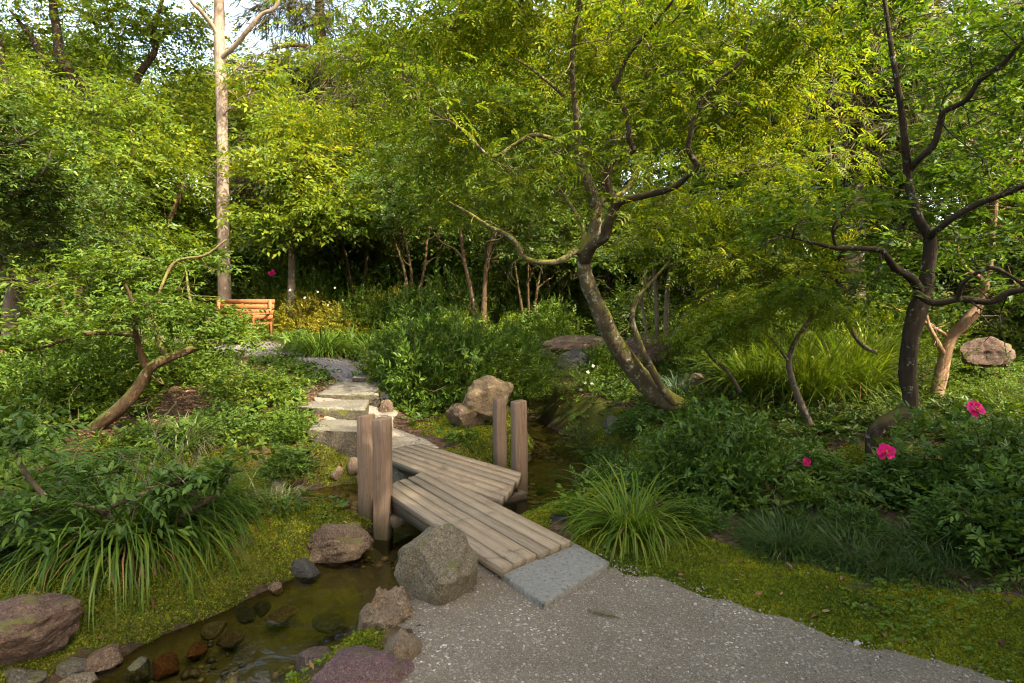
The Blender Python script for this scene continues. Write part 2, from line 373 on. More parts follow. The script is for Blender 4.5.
# ground: soil and leaf litter with moss where the zone attribute says so
def groundmat():
    m, nt, out = newmat('ground'); tc = N(nt, 'TexCoord'); C = tc.outputs['Object']; va = N(nt, 'VertexColor'); va.layer_name = 'zone'
    sc = N(nt, 'SeparateColor'); nt.links.new(va.outputs[0], sc.inputs[0])
    n1 = noise_n(nt, 2.2, 8, .7, C); n2 = noise_n(nt, 30, 6, .75, C); n3 = noise_n(nt, 130, 4, .75, C)
    v = N(nt, 'TexVoronoi'); v.inputs['Scale'].default_value = 28; nt.links.new(C, v.inputs['Vector'])
    soil = mixc(nt, n2, (.022, .014, .009), (.085, .055, .034))
    lit = N(nt, 'SeparateColor'); nt.links.new(v.outputs['Color'], lit.inputs[0])
    soil = mixc(nt, math_n(nt, 'MULTIPLY', ramp(nt, [(.55, (0, 0, 0)), (.8, (1, 1, 1))], lit.outputs[0]).outputs[0], .6), soil, (.15, .09, .05))
    mossc = mixc(nt, ramp(nt, [(.35, (0, 0, 0)), (.68, (1, 1, 1))], n1).outputs[0], (.035, .045, .008), (.12, .115, .014))
    mossc = mixc(nt, ramp(nt, [(.45, (0, 0, 0)), (.7, (1, 1, 1))], n2).outputs[0], mossc, (.04, .05, .008))
    f = math_n(nt, 'ADD', sc.outputs[0], math_n(nt, 'MULTIPLY', math_n(nt, 'SUBTRACT', n2, .5), .9))
    col = mixc(nt, ramp(nt, [(.42, (0, 0, 0)), (.58, (1, 1, 1))], f).outputs[0], soil, mossc)
    bedc = mixc(nt, n1, (.035, .034, .010), (.125, .115, .034))
    col = mixc(nt, math_n(nt, 'MULTIPLY', sc.outputs[2], .75), col, (.018, .014, .008))
    vb = N(nt, 'TexVoronoi'); vb.inputs['Scale'].default_value = 17; nt.links.new(C, vb.inputs['Vector']); vs_ = N(nt, 'SeparateColor'); nt.links.new(vb.outputs['Color'], vs_.inputs[0])
    bedc = mixc(nt, math_n(nt, 'MULTIPLY', n2, .3), bedc, ramp(nt, [(0, (.04, .035, .025)), (.5, (.13, .10, .05)), (1, (.28, .23, .13))], vs_.outputs[1]).outputs[0])
    col = mixc(nt, sc.outputs[1], col, bedc)
    p = N(nt, 'BsdfPrincipled'); p.inputs['Roughness'].default_value = .95; p.inputs['Specular IOR Level'].default_value = .15
    nt.links.new(col, p.inputs['Base Color']); b = bump(nt, n2, .8, .03); b = bump(nt, n3, .7, .01, b); nt.links.new(b, p.inputs['Normal'])
    nt.links.new(p.outputs[0], out.inputs[0]); return m
def watermat():
    m, nt, out = newmat('water'); tc = N(nt, 'TexCoord'); n = noise_n(nt, 5, 3, .5, tc.outputs['Object'], .5)
    nr = bump(nt, n, .3, .03)
    tr = N(nt, 'BsdfTransparent'); tr.inputs[0].default_value = (.64, .62, .41, 1)
    gl = N(nt, 'BsdfGlossy'); gl.inputs['Roughness'].default_value = .02; nt.links.new(nr, gl.inputs['Normal'])
    fr = N(nt, 'Fresnel'); fr.inputs[0].default_value = 1.33; nt.links.new(nr, fr.inputs['Normal'])
    mx = N(nt, 'MixShader'); nt.links.new(fr.outputs[0], mx.inputs[0]); nt.links.new(tr.outputs[0], mx.inputs[1]); nt.links.new(gl.outputs[0], mx.inputs[2])
    nt.links.new(mx.outputs[0], out.inputs[0]); return m
M = dict(
    ground=groundmat(), water=watermat(),
    gravel=gravelmat('gravel', (.102, .083, .058), (.145, .122, .09), (.23, .205, .165)),
    palegravel=gravelmat('pale_gravel', (.155, .138, .108), (.215, .195, .155), (.33, .31, .265), 1.0, (.08, .068, .048)),
    steptread=gravelmat('step_tread', (.10, .09, .07), (.14, .127, .10), (.2, .185, .155), 1.0, (.055, .05, .035)),
    darkgravel=gravelmat('dark_gravel', (.075, .07, .072), (.12, .11, .11), (.2, .19, .19), .8, (.04, .035, .035)),
    deck=woodmat('weathered_deck', (.125, .10, .07), (.225, .185, .135), (.18, .15, .11), .75),
    post=woodmat('post_wood', (.075, .046, .03), (.20, .138, .095), (.15, .108, .077), .5, True),
    benchw=woodmat('bench_wood', (.19, .07, .026), (.27, .115, .042), (.23, .09, .034), .1),
    beam=woodmat('dark_beam', (.06, .045, .03), (.11, .085, .06), (.08, .07, .05), .3),
    slate=rockmat('slate', (.185, .182, .165), (.205, .202, .182), (.225, .22, .198), 0, 2.0, .0),
    stepstone=rockmat('step_stone', (.05, .042, .028), (.085, .07, .045), (.12, .10, .07), .5, 3, .4),
)
ROCKM = dict(
    olive=rockmat('olive_rock', (.11, .09, .055), (.18, .155, .105), (.25, .215, .155), .15, 4, .7),
    tan=rockmat('tan_rock', (.13, .09, .055), (.22, .16, .10), (.30, .23, .155), .12, 4, .4),
    sand=rockmat('sand_rock', (.13, .09, .05), (.22, .16, .095), (.29, .22, .145), .25, 4, .4),
    brown=rockmat('brown_rock', (.085, .055, .035), (.16, .11, .07), (.23, .17, .12), .18, 4, .5),
    purple=rockmat('purple_rock', (.09, .048, .048), (.15, .085, .085), (.24, .17, .16), .06, 6, .55),
    pink=rockmat('pink_rock', (.06, .036, .027), (.12, .075, .055), (.19, .135, .105), .2, 4, .5),
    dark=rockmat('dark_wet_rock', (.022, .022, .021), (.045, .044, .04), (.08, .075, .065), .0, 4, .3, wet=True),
    red=rockmat('red_rock', (.13, .045, .022), (.21, .08, .04), (.28, .13, .07), 0, 5, .4),
    grey=rockmat('grey_rock', (.06, .056, .044), (.11, .10, .08), (.18, .17, .14), .35, 4, .5),
)
LM = dict(
    maple=leafmat('maple_leaf', [(0.050, 0.099, 0.010), (0.090, 0.151, 0.013), (0.151, 0.203, 0.015), (0.270, 0.267, 0.018)], .45, .55, pscale=.7),
    right=leafmat('broad_leaf', [(0.034, 0.074, 0.011), (0.059, 0.118, 0.014), (0.099, 0.162, 0.018), (0.168, 0.207, 0.022)], .38, .48, pscale=.9),
    azalea=leafmat('azalea_leaf', [(0.031, 0.069, 0.015), (0.054, 0.106, 0.020), (0.080, 0.140, 0.022), (0.116, 0.168, 0.026)], .42, .36, patch=.35),
    pad=leafmat('pad_leaf', [(0.041, .085, .012), (0.068, .12, .015), (0.099, .15, .018), (0.162, .185, .02)], .4, .42),
    dark=leafmat('dark_leaf', [(0.024, 0.050, 0.011), (0.043, 0.079, 0.013), (0.072, 0.114, 0.017), (0.120, 0.150, 0.020)], .35, .35),
    rhodo=leafmat('rhododendron_leaf', [(0.034, 0.071, 0.012), (0.057, 0.109, 0.015), (0.092, 0.149, 0.019), (0.138, 0.178, 0.022)], .34, .36),
    yellow=leafmat('yellow_leaf', [(.10, .12, .012), (.17, .165, .016), (.25, .215, .022), (.33, .25, .03)], .5, .45),
    lime=leafmat('lime_leaf', [(.06, .11, .010), (.10, .155, .013), (.15, .195, .016)], .42, .42),
    forest=leafmat('forest_leaf', [(0.030, 0.062, 0.010), (0.057, 0.101, 0.012), (0.099, 0.146, 0.014), (0.171, 0.190, 0.018)], .45, .48, patch=.75, pscale=.55),
    forestlight=leafmat('light_forest_leaf', [(0.049, 0.094, 0.010), (0.090, 0.143, 0.013), (0.149, 0.187, 0.015), (0.244, 0.248, 0.020)], .45, .52, patch=.75, pscale=.55),
    needle=leafmat('needle', [(.035, .042, .016), (.055, .058, .022), (.085, .075, .03), (.11, .085, .04)], .55, .25, pscale=.6),
    strap=leafmat('strap_leaf', [(.024, .055, .008), (.045, .088, .010), (.07, .12, .013), (.17, .17, .02)], .35, .35, patch=.3),
    palestrap=leafmat('pale_strap_leaf', [(.06, .10, .03), (.11, .15, .05), (.18, .21, .085), (.27, .27, .13)], .45, .35, patch=.3),
    brightgrass=leafmat('bright_grass', [(.05, .10, .010), (.085, .145, .013), (.13, .18, .017), (.2, .21, .03)], .42, .42, patch=.4),
    mondo=leafmat('mondo_leaf', [(.018, .038, .009), (.034, .062, .012), (.06, .095, .016)], .35, .25, patch=.3),
    fern=leafmat('fern_leaf', [(.035, .08, .014), (.06, .115, .02), (.09, .14, .026)], .45, .4, patch=.3),
    blue=leafmat('blue_strap', [(.05, .085, .05), (.085, .125, .08), (.12, .165, .11)], .45, .3, patch=.3),
    moss=leafmat('moss_tuft', [(0.048, 0.075, 0.008), (0.096, 0.131, 0.010), (0.168, 0.188, 0.013), (0.264, 0.244, 0.018)], .8, .35, patch=.8, pscale=1.8, spec=.1),
    litter=leafmat('dry_leaf', [(.06, .03, .015), (.12, .065, .03), (.2, .12, .06), (.26, .18, .10)], .7, .15, (1.1, .9, .6)),
    petal=leafmat('pink_petal', [(.42, .004, .08), (.52, .006, .13), (.6, .015, .2)], .5, .3, (1.1, .6, .8), patch=.2),
    whitepetal=leafmat('white_petal', [(.6, .6, .5), (.75, .75, .66)], .5, .3, (1, 1, .9)),
    stamen=leafmat('stamen', [(.6, .42, .03), (.75, .55, .06)], .6, .2, (1, .9, .4)),
)
BK = dict(
    mosslimb=barkmat('mossy_limb', (.012, .009, .005), (.045, .033, .018), .5, 8, .12, (.085, .08, .014)),
    mossy=barkmat('mossy_bark', (.02, .015, .008), (.085, .066, .034), .62, 6, .5, (.12, .115, .016)),
    dark=barkmat('dark_bark', (.007, .005, .003), (.034, .023, .013), .3, 7, .25, (.06, .05, .014)),
    brown=barkmat('brown_bark', (.026, .015, .007), (.062, .037, .018), .5, 8, .1),
    pale=barkmat('pale_bark', (.075, .055, .04), (.175, .135, .105), 0, 4, .1, stretch=.08),
    pink=barkmat('pink_bark', (.12, .065, .04), (.23, .145, .09), 0, 7, .25),
    grey=barkmat('grey_bark', (.03, .023, .016), (.085, .068, .05), .2, 8, .3),
)

# ================================================================== THE SETTING
def axis(lo, hi, a, b, st, g=1.16):
    m = np.arange(a, b + 1e-6, st); up = [b]; s = st
    while up[-1] < hi: s *= g; up.append(up[-1] + s)
    dn = [a]; s = st
    while dn[-1] > lo: s *= g; dn.append(dn[-1] - s)
    return np.array(dn[1:][::-1] + list(m) + up[1:])
def sheet(xs, ys, zf):
    X, Y = np.meshgrid(xs, ys); Z = zf(X, Y); nx = len(xs); ny = len(ys)
    i = np.arange(ny - 1)[:, None] * nx; j = np.arange(nx - 1)[None]
    F = np.stack([i + j, i + j + 1, i + j + nx + 1, i + j + nx], -1).reshape(-1, 4)
    return np.stack([X, Y, Z], -1).reshape(-1, 3), F
V, F = sheet(axis(-250, 250, -4.2, 4.2, .04), axis(-120, 300, 1.6, 9.5, .04), H)
def mossmask(x, y):
    s = wsdf(x, y); m = sstep(1.15, .1, s) * .75
    strip = sstep(.55, .0, np.abs(y - np.interp(x, [.4, .8, 1.3, 1.8, 2.6], [3.95, 3.65, 3.3, 3.0, 2.55])) - .28) * sstep(.3, .5, x) * sstep(3.6, 2.5, x)
    m = np.maximum(m, strip * .8)
    m = np.maximum(m, .6 * sstep(1.3, .5, np.hypot(x + .2, y - 7.0)))
    m = np.maximum(m, .55 * sstep(1.6, .6, np.hypot((x - 3.6), y - 5.0)))
    m = np.maximum(m, .66 * sstep(1.3, .5, np.hypot((x + 2.1), (y - 3.3))))
    m = m + .42 * fbm(x * 1.6, y * 1.6, 4, 31) - .04 + .1 * sstep(9, 12, y) + .5 * sstep(13, 20, np.hypot(x, y))
    return m * sstep(-.02, .08, s + .12 * fbm(x * 4, y * 4, 3, 33))
zone = np.zeros((len(V), 4)); zone[:, 0] = np.clip(mossmask(V[:, 0], V[:, 1]), 0, 1)
zone[:, 1] = sstep(.03, -.05, wsdf(V[:, 0], V[:, 1])) * (V[:, 2] < WATER_Z + .03); zone[:, 2] = sstep(.16, .02, wsdf(V[:, 0], V[:, 1])); zone[:, 3] = 1
tag(link('ground', mesh_np('ground', V, F, None, True, zone), M['ground']), 'mossy garden ground with dark soil and dry litter', 'ground', None, 'structure')

V, F = sheet(np.arange(-4.2, 2.4, .06), np.arange(-.2, 10.2, .06), lambda x, y: WATER_Z + 0 * x)
keep = (wsdf(V[:, 0], V[:, 1]) < .45)[F].any(1); F = F[keep]; u, inv = np.unique(F, return_inverse=True)
tag(link('water', mesh_np('water', V[u], inv.reshape(F.shape), None, True), M['water']), 'shallow brown stream water running under the footbridge', 'water', None, 'structure')

def polysdf(x, y, poly):
    P = np.asarray(poly, float); d = np.full(np.shape(x), 1e9); ins = np.zeros(np.shape(x), bool); j = len(P) - 1
    for i in range(len(P)):
        ax, ay = P[j]; bx, by = P[i]; dx, dy = bx - ax, by - ay
        t = np.clip(((x - ax) * dx + (y - ay) * dy) / (dx * dx + dy * dy + 1e-12), 0, 1); d = np.minimum(d, np.hypot(x - ax - t * dx, y - ay - t * dy))
        ins ^= ((ay > y) != (by > y)) & (x < (bx - ax) * (y - ay) / (by - ay + 1e-12) + ax); j = i
    return np.where(ins, -d, d)
def path_sheet(name, sdf, box, st, mat, label, wob=.22, up=.012):
    xs = np.arange(box[0], box[1], st); ys = np.arange(box[2], box[3], st)
    def zf(x, y):
        s = sdf(x, y) + wob * fbm(x * 3, y * 3, 4, 41)
        return H(x, y) + up - .06 * sstep(-.03, .12, s) + .004 * fbm(x * 14, y * 14, 3, 43)
    V, F = sheet(xs, ys, zf); s = sdf(V[:, 0], V[:, 1]); F = F[(s < .25)[F].any(1)]; u, inv = np.unique(F, return_inverse=True)
    return tag(link(name, mesh_np(name, V[u], inv.reshape(F.shape), None, True), mat), label, 'path', None, 'structure')
NEARP = [(-.5, -4), (-.5, 2.5), (-.46, 2.85), (-.6, 3.2), (-.5, 3.5), (-.12, 3.55), (.3, 3.85), (.55, 3.52), (.76, 3.37), (1.0, 3.18), (1.35, 2.83), (1.62, 2.63),
         (1.95, 2.45), (2.8, 1.9), (4.5, 1.0), (6, -4)]
path_sheet('gravel_path', lambda x, y: polysdf(x, y, NEARP), (-1, 6.2, -4, 4.2), .03, M['gravel'], 'grey gravel path in front of the footbridge')
FARP = [(-1.25, 5.75), (-.95, 5.95), (-.78, 6.2), (-1.0, 6.55), (-1.35, 6.85), (-1.5, 7.6), (-1.6, 8.6), (-2.45, 8.8), (-2.45, 7.4), (-2.05, 6.55), (-1.5, 6.25)]
path_sheet('pale_gravel_path', lambda x, y: polysdf(x, y, FARP), (-3, -.4, 5.4, 9.2), .03, M['palegravel'], 'pale gravel landing between the footbridge and the steps', .07)
UPP = [(-2.0, 8.7, .4), (-2.7, 9.8, .5), (-4.0, 11.0, .6), (-5.4, 11.9, .75), (-8, 12.9, .8), (-12, 13.5, .8)]
path_sheet('dark_path', lambda x, y: capsdf(x, y, UPP), (-13, -1, 8, 15), .08, M['darkgravel'], 'dark gravel path leading to the bench', .12)

# ---------------------------------------------------------------- moss tufts, dry leaves, pebbles (uncountable)
def sample(box, n):
    return rng.uniform(box[0], box[1], n), rng.uniform(box[2], box[3], n)
x1, y1 = sample((-3.3, 3.4, 2.1, 7.6), 1500000)
mk = mossmask(x1, y1) + .3 * fbm(x1 * 9, y1 * 9, 3, 77); onp = np.minimum(polysdf(x1, y1, NEARP), polysdf(x1, y1, FARP))
ok = (mk > .46) & (onp > -.07 * rng.random(len(x1)) ** 2) & (wsdf(x1, y1) > .02) & (rng.random(len(x1)) < np.clip(6 / (y1 ** 1.5), 0, 1)); x1, y1 = x1[ok][:260000], y1[ok][:260000]
n = len(x1); P = np.stack([x1, y1, H(x1, y1) - .002], -1); d = norm(rng.normal(size=(n, 3)) * A(.8, .8, .3) + A(0, 0, .75)); a = Acc()
instance(a, [dleaf(.016, .009), dleaf(.012, .010)], P, d, rng.normal(size=(n, 3)) + A(0, -.4, .6), .7 + .9 * rng.random(n) * np.clip(y1 / 4, .7, 1.5))
tag(link('moss', a.mesh('moss'), LM['moss']), 'yellow green moss carpeting the stream banks and path edge', 'moss', None, 'stuff')
x1, y1 = sample((-6, 6, 1.8, 12), 60000); s = wsdf(x1, y1)
ok = (s > .1) & (np.minimum(polysdf(x1, y1, NEARP), polysdf(x1, y1, FARP)) > -.12 * rng.random(len(x1))) & (rng.random(len(x1)) < .25 + .5 * (fbm(x1, y1, 3, 50) > 0)) & (rng.random(len(x1)) < np.where(mossmask(x1, y1) > .4, .3, .8))
x1, y1 = x1[ok], y1[ok]; n = len(x1); a = Acc()
instance(a, [leaf(.05, .022, .5, .3), leaf(.06, .016, .3, .4), leaf(.035, .02, .6, -.3)], np.stack([x1, y1, H(x1, y1) + .008], -1), norm(rng.normal(size=(n, 3)) * A(1, 1, .2)), A(0, 0, 1) + .4 * rng.normal(size=(n, 3)), .6 + .7 * rng.random(n))
tag(link('leaf_litter', a.mesh('leaf_litter'), LM['litter']), 'dry brown fallen leaves strewn over the soil', 'litter', None, 'stuff')
# clover specks in the moss
x1, y1 = sample((-3, 3.2, 2.2, 6), 9000); ok = (mossmask(x1, y1) > .3) & (np.minimum(polysdf(x1, y1, NEARP), polysdf(x1, y1, FARP)) > .04) & (wsdf(x1, y1) > .08) & (fbm(x1 * 2, y1 * 2, 3, 61) > .12); x1, y1 = x1[ok], y1[ok]
n = len(x1); a = Acc(); instance(a, [rosette(4, .018, .014, .15), rosette(3, .02, .013, .2)], np.stack([x1, y1, H(x1, y1) + .022], -1), norm(rng.normal(size=(n, 3)) * A(1, 1, .1)), A(0, 0, 1) + .2 * rng.normal(size=(n, 3)), .6 + .9 * rng.random(n))
tag(link('clover', a.mesh('clover'), LM['lime']), 'tiny bright green leaves dotted through the moss', 'clover', None, 'stuff')
def ico(sub):
    import bmesh
    bm = bmesh.new(); bmesh.ops.create_icosphere(bm, subdivisions=sub, radius=1); bm.verts.ensure_lookup_table()
    V = np.array([v.co[:] for v in bm.verts]); F = np.array([[v.index for v in f.verts] for f in bm.faces]); bm.free(); return V, F
V0, F0 = ico(1)
a = Acc(); F0q = np.column_stack([F0, F0[:, 2]])
x1, y1 = sample((-1.4, 2.6, 2.2, 4.0), 16000); x2, y2 = sample((-2.4, -.8, 5.8, 8.6), 1500); x1 = np.r_[x1, x2]; y1 = np.r_[y1, y2]
sd = np.minimum(polysdf(x1, y1, NEARP), polysdf(x1, y1, FARP)); ok = (sd < .12 * rng.random(len(x1)) ** 1.5) & (rng.random(len(x1)) < .45 + .4 * (fbm(x1 * 2, y1 * 2, 3, 71) > .1)); x1, y1 = x1[ok], y1[ok]
n = len(x1); P = np.stack([x1, y1, H(x1, y1) + .014], -1); sc = rng.lognormal(-5.65, .36, n)
W = V0[None] * (sc[:, None] * rng.uniform(.6, 1.3, (n, 3)))[:, None]; W = W * (1 + .15 * rng.normal(size=W.shape)) + P[:, None]
V = W.reshape(-1, 3); F = (F0[None] + (np.arange(n) * len(V0))[:, None, None]).reshape(-1, 3)
pm, nt, out = newmat('pebble'); g_ = N(nt, 'NewGeometry'); p_ = N(nt, 'BsdfPrincipled'); p_.inputs['Roughness'].default_value = .8
nt.links.new(ramp(nt, [(0, (.07, .05, .045)), (.3, (.19, .17, .15)), (.7, (.19, .17, .145)), (.975, (.24, .225, .2)), (1, (.42, .40, .37))], g_.outputs['Random Per Island']).outputs[0], p_.inputs['Base Color']); nt.links.new(p_.outputs[0], out.inputs[0])
tag(link('pebbles', mesh_np('pebbles', V, F), pm), 'loose pale and dark grit scattered on the gravel path', 'gravel', None, 'stuff')

x1, y1 = sample((-3, 1.6, 2.0, 8), 14000); ok = (wsdf(x1, y1) < .0) & (fbm(x1 * 2, y1 * 2, 3, 83) > .05); x1, y1 = x1[ok][:3000], y1[ok][:3000]
n = len(x1); P = np.stack([x1, y1, H(x1, y1) + .006], -1); sc = rng.lognormal(-4.1, .55, n)
W = V0[None] * (sc[:, None] * rng.uniform(.6, 1.3, (n, 3)) * A(1, 1, .55))[:, None]; W = W * (1 + .13 * rng.normal(size=W.shape)) + P[:, None]
bm_, nt, out = newmat('stream_pebble'); g_ = N(nt, 'NewGeometry'); p_ = N(nt, 'BsdfPrincipled'); p_.inputs['Roughness'].default_value = .55
nt.links.new(ramp(nt, [(0, (.02, .018, .013)), (.4, (.07, .055, .03)), (.7, (.14, .11, .06)), (.9, (.2, .16, .09)), (1, (.17, .07, .035))], g_.outputs['Random Per Island']).outputs[0], p_.inputs['Base Color']); nt.links.new(p_.outputs[0], out.inputs[0])
tag(link('stream_pebbles', mesh_np('stream_pebbles', W.reshape(-1, 3), (F0[None] + (np.arange(n) * len(V0))[:, None, None]).reshape(-1, 3), None, True), bm_), 'brown and dark pebbles covering the shallow stream bed', 'pebbles', None, 'stuff')
# ---------------------------------------------------------------- footbridge
def prism(acc, top, th, bev=.008, uvk=None, jit=.0):
    """plank from 4 top corners (near-left, near-right, far-right, far-left); UV across / along"""
    T = np.asarray(top, float); c = T.mean(0); ins = np.array([p + norm(c - p) * bev for p in T])
    B = T.copy(); B[:, 2] -= th; T2 = T.copy(); T2[:, 2] -= bev
    V = np.vstack([ins, T2, B]); L = np.linalg.norm(T[3] - T[0]); w = np.linalg.norm(T[1] - T[0]); ox, oy = rng.random(2) * 7
    uv = A([0, 0], [w, 0], [w, L], [0, L]) + A(ox, oy); uvV = np.vstack([uv, uv + A(.004, 0), uv + A(.03, 0.0)])
    F = [[0, 1, 2, 3]] + [[i + 4, (i + 1) % 4 + 4, (i + 1) % 4, i] for i in range(4)] + [[i + 8, (i + 1) % 4 + 8, (i + 1) % 4 + 4, i + 4] for i in range(4)] + [[11, 10, 9, 8]]
    F = np.array(F); acc.add(V, F, uvV[F].reshape(-1, 2))
def board(acc, NL, NR, FR, FL, z, th, n, gap=.013, rag=.012):
    NL, NR, FR, FL = [A(*p) for p in (NL, NR, FR, FL)]
    for i in range(n):
        t0, t1 = i / n, (i + 1) / n; dirn = norm(FL - NL); sd = norm(NR - NL)
        a0 = NL + (NR - NL) * t0 + sd * gap / 2; a1 = NL + (NR - NL) * t1 - sd * gap / 2; b0 = FL + (FR - FL) * t0 + sd * gap / 2; b1 = FL + (FR - FL) * t1 - sd * gap / 2
        e0 = rng.uniform(-rag, rag) ; e1 = rng.uniform(-rag, rag); dz = rng.uniform(-.004, .004)
        q = [np.r_[a0 + dirn * e0, z + dz], np.r_[a1 + dirn * e0, z + dz + rng.uniform(-.003, .003)], np.r_[b1 + dirn * e1, z + dz], np.r_[b0 + dirn * e1, z - dz]]
        prism(acc, q, th, .0015)
ZD = .085
bridge = empty('footbridge', (-.45, 4.7, 0), 'low zigzag footbridge of weathered planks crossing the stream', 'footbridge'); bo = A(*bridge.location)
def bpt(px, py): p = PZ(px, py, ZD); return (p[0], p[1])
a = Acc(); board(a, bpt(501, 570), bpt(571, 540), bpt(430, 469), bpt(380, 488), ZD, .05, 6); link('deck', a.mesh('deck', off=bo), M['deck'], bridge)
a = Acc(); board(a, bpt(501, 501.5), bpt(523, 473), bpt(420, 443.5), bpt(370, 453), ZD + .004, .055, 6); link('deck', a.mesh('deck', off=bo), M['deck'], bridge)
def bar(acc, p, q, w, h, z):
    p, q = A(*p), A(*q); d = norm(q - p); s = A(-d[1], d[0]) * w / 2
    prism(acc, [np.r_[p + s, z], np.r_[p - s, z], np.r_[q - s, z], np.r_[q + s, z]], h, .004)
for (p, q) in (((bpt(500, 566)), (bpt(383, 492))), ((bpt(560, 541)), (bpt(440, 475))), ((bpt(500, 497)), (bpt(395, 456))), ((bpt(516, 477)), (bpt(430, 447)))):
    a = Acc(); bar(a, A(*p) + .06 * (A(-.1, 5.0) - A(*p)), A(*q) + .06 * (A(-.1, 5.0) - A(*q)), .06, .07, ZD - .063); link('beam', a.mesh('beam', off=bo), M['beam'], bridge)
for (p, q) in (((-.95, 4.55), (-.5, 5.25)), ((-.5, 4.7), (.1, 5.2))):
    a = Acc(); bar(a, p, q, .1, .08, ZD - .165); link('crossbeam', a.mesh('crossbeam', off=bo), M['beam'], bridge)

def post(px, py, zb, top_py, w, dep, rz, label):
    b = PZ(px, py, zb); zt = D(px, top_py, b[1])[2]; a = Acc(); h = zt - zb + .25
    c = .05 * w; o = [(-w / 2 + c, -dep / 2), (w / 2 - c, -dep / 2), (w / 2, -dep / 2 + c), (w / 2, dep / 2 - c), (w / 2 - c, dep / 2), (-w / 2 + c, dep / 2), (-w / 2, dep / 2 - c), (-w / 2, -dep / 2 + c)]
    k = 14; per = np.cumsum([0] + [math.dist(o[i], o[(i + 1) % 8]) for i in range(8)]); Vs = []; zs = list(np.linspace(-.25, h - .25 - .008, k)) + [h - .25]
    for i, z in enumerate(zs):
        s = (1.0 if i < k else .93) * (1 + .012 * math.sin(z * 9 + px)); tl = .012 * math.sin(px) * z
        for (x, y) in o: Vs.append((x * s + tl + rng.normal() * .0012, y * s + rng.normal() * .0012, z + (.012 * x / w if i >= k - 1 else 0)))
    for r in range(len(zs) - 1):
        Fq = []; U = []
        for i in range(8):
            j = (i + 1) % 8; Fq.append([r * 8 + i, r * 8 + j, r * 8 + 8 + j, r * 8 + 8 + i]); U += [(per[i] + px, zs[r]), (per[i + 1] + px, zs[r]), (per[i + 1] + px, zs[r + 1]), (per[i] + px, zs[r + 1])]
        if r == 0: FF = []; UU = []
        FF += Fq; UU += U
    t = (len(zs) - 1) * 8
    for q in ([0, 1, 2, 3], [0, 3, 4, 7], [4, 5, 6, 7]):
        FF.append([t + i for i in q]); UU += [(o[i][0] * 3, o[i][1] * .3) for i in q]
    a.add(Vs, FF, UU); ob = link('post', a.mesh('post'), M['post'], None, tuple(b)); ob.rotation_euler = (0, 0, rz)
    return tag(ob, label, 'post', 'wooden posts beside the footbridge')
post(383.5, 537, WATER_Z, 418, .116, .118, R(-12), 'brown wooden post in the water, nearer of the left pair by the bridge')
post(367.5, 522, WATER_Z, 415, .11, .12, R(-12), 'brown wooden post behind another, farther of the left pair by the bridge')
post(519.5, 493, WATER_Z, 401, .125, .12, R(24), 'grey wooden post at the end of the upper planks, nearer of the right pair')
post(500, 478, WATER_Z, 398, .108, .12, R(24), 'wooden post behind the upper planks, farther of the right pair')

a = Acc(); q = [PZ(*p, .05) for p in ((543, 603), (609, 562), (570, 540.5), (501, 571.5))]
def slab(acc, T, th, sub=10, rough=.004):
    T = np.asarray(T); s = np.linspace(0, 1, sub); Vt = np.array([[(T[0] * (1 - i) + T[1] * i) * (1 - j) + (T[3] * (1 - i) + T[2] * i) * j for i in s] for j in s])
    Vt[..., 2] += rng.normal(size=(sub, sub)) * rough * .4; n2 = sub * sub; top = Vt.reshape(-1, 3)
    F = [[j * sub + i, j * sub + i + 1, (j + 1) * sub + i + 1, (j + 1) * sub + i] for j in range(sub - 1) for i in range(sub - 1)]
    ring = [i for i in range(sub)] + [j * sub + sub - 1 for j in range(1, sub)] + [(sub - 1) * sub + i for i in range(sub - 2, -1, -1)] + [j * sub for j in range(sub - 2, 0, -1)]
    c = top.mean(0); Vs = [top]; prev = np.array(ring); base = n2
    for k, (dz, out) in enumerate(((.008, .004), (th * .5, .006), (th, .0))):
        rv = top[ring].copy(); rv[:, :2] += norm(rv[:, :2] - c[:2]) * (out + rng.normal(size=(len(ring), 1)) * rough); rv[:, 2] -= dz
        Vs.append(rv); idx = base + np.arange(len(ring))
        F += [[int(idx[i]), int(idx[(i + 1) % len(ring)]), int(prev[(i + 1) % len(ring)]), int(prev[i])] for i in range(len(ring))]; prev = idx; base += len(ring)
    acc.add(np.vstack(Vs), np.array(F))
slab(a, q, .11, 14, .003); c = np.mean(q, 0) * A(1, 1, 0)
tag(link('stone_slab', a.mesh('stone_slab', off=c), M['slate'], None, tuple(c)), 'blue grey stone slab at the near end of the footbridge', 'slab')

# steps
def step(fl, fr, bl, br, z, rise, label):
    q = [PZ(*p, z) for p in (fl, fr, br, bl)]; c = np.mean(q, 0); c[2] = z - rise; r = empty('stone_step', c, label, 'step', 'garden steps beyond the footbridge')
    a = Acc(); slab(a, q, rise + .12, 16, .012); link('riser', a.mesh('riser', off=c), M['stepstone'], r)
    a = Acc(); T = np.array(q); m = T.mean(0); T = T + (m - T) * .02; T[:, 2] += .009; slab(a, T, .03, 16, .004); link('tread', a.mesh('tread', off=c), M['steptread'], r)
step((309, 430), (384, 433), (318, 416), (388, 416), .245, .24, 'lowest gravel topped step with a mossy block riser')
step((297, 407), (365, 411), (314, 393), (372, 394), .365, .13, 'second step up with a dark timber like riser')
step((317, 395), (379, 395), (338, 382), (378, 382), .43, .08, 'third step with pale wide tread under the bushes')
step((352, 378), (392, 378), (360, 373), (395, 373), .50, .08, 'topmost small step half hidden by the dark bush')

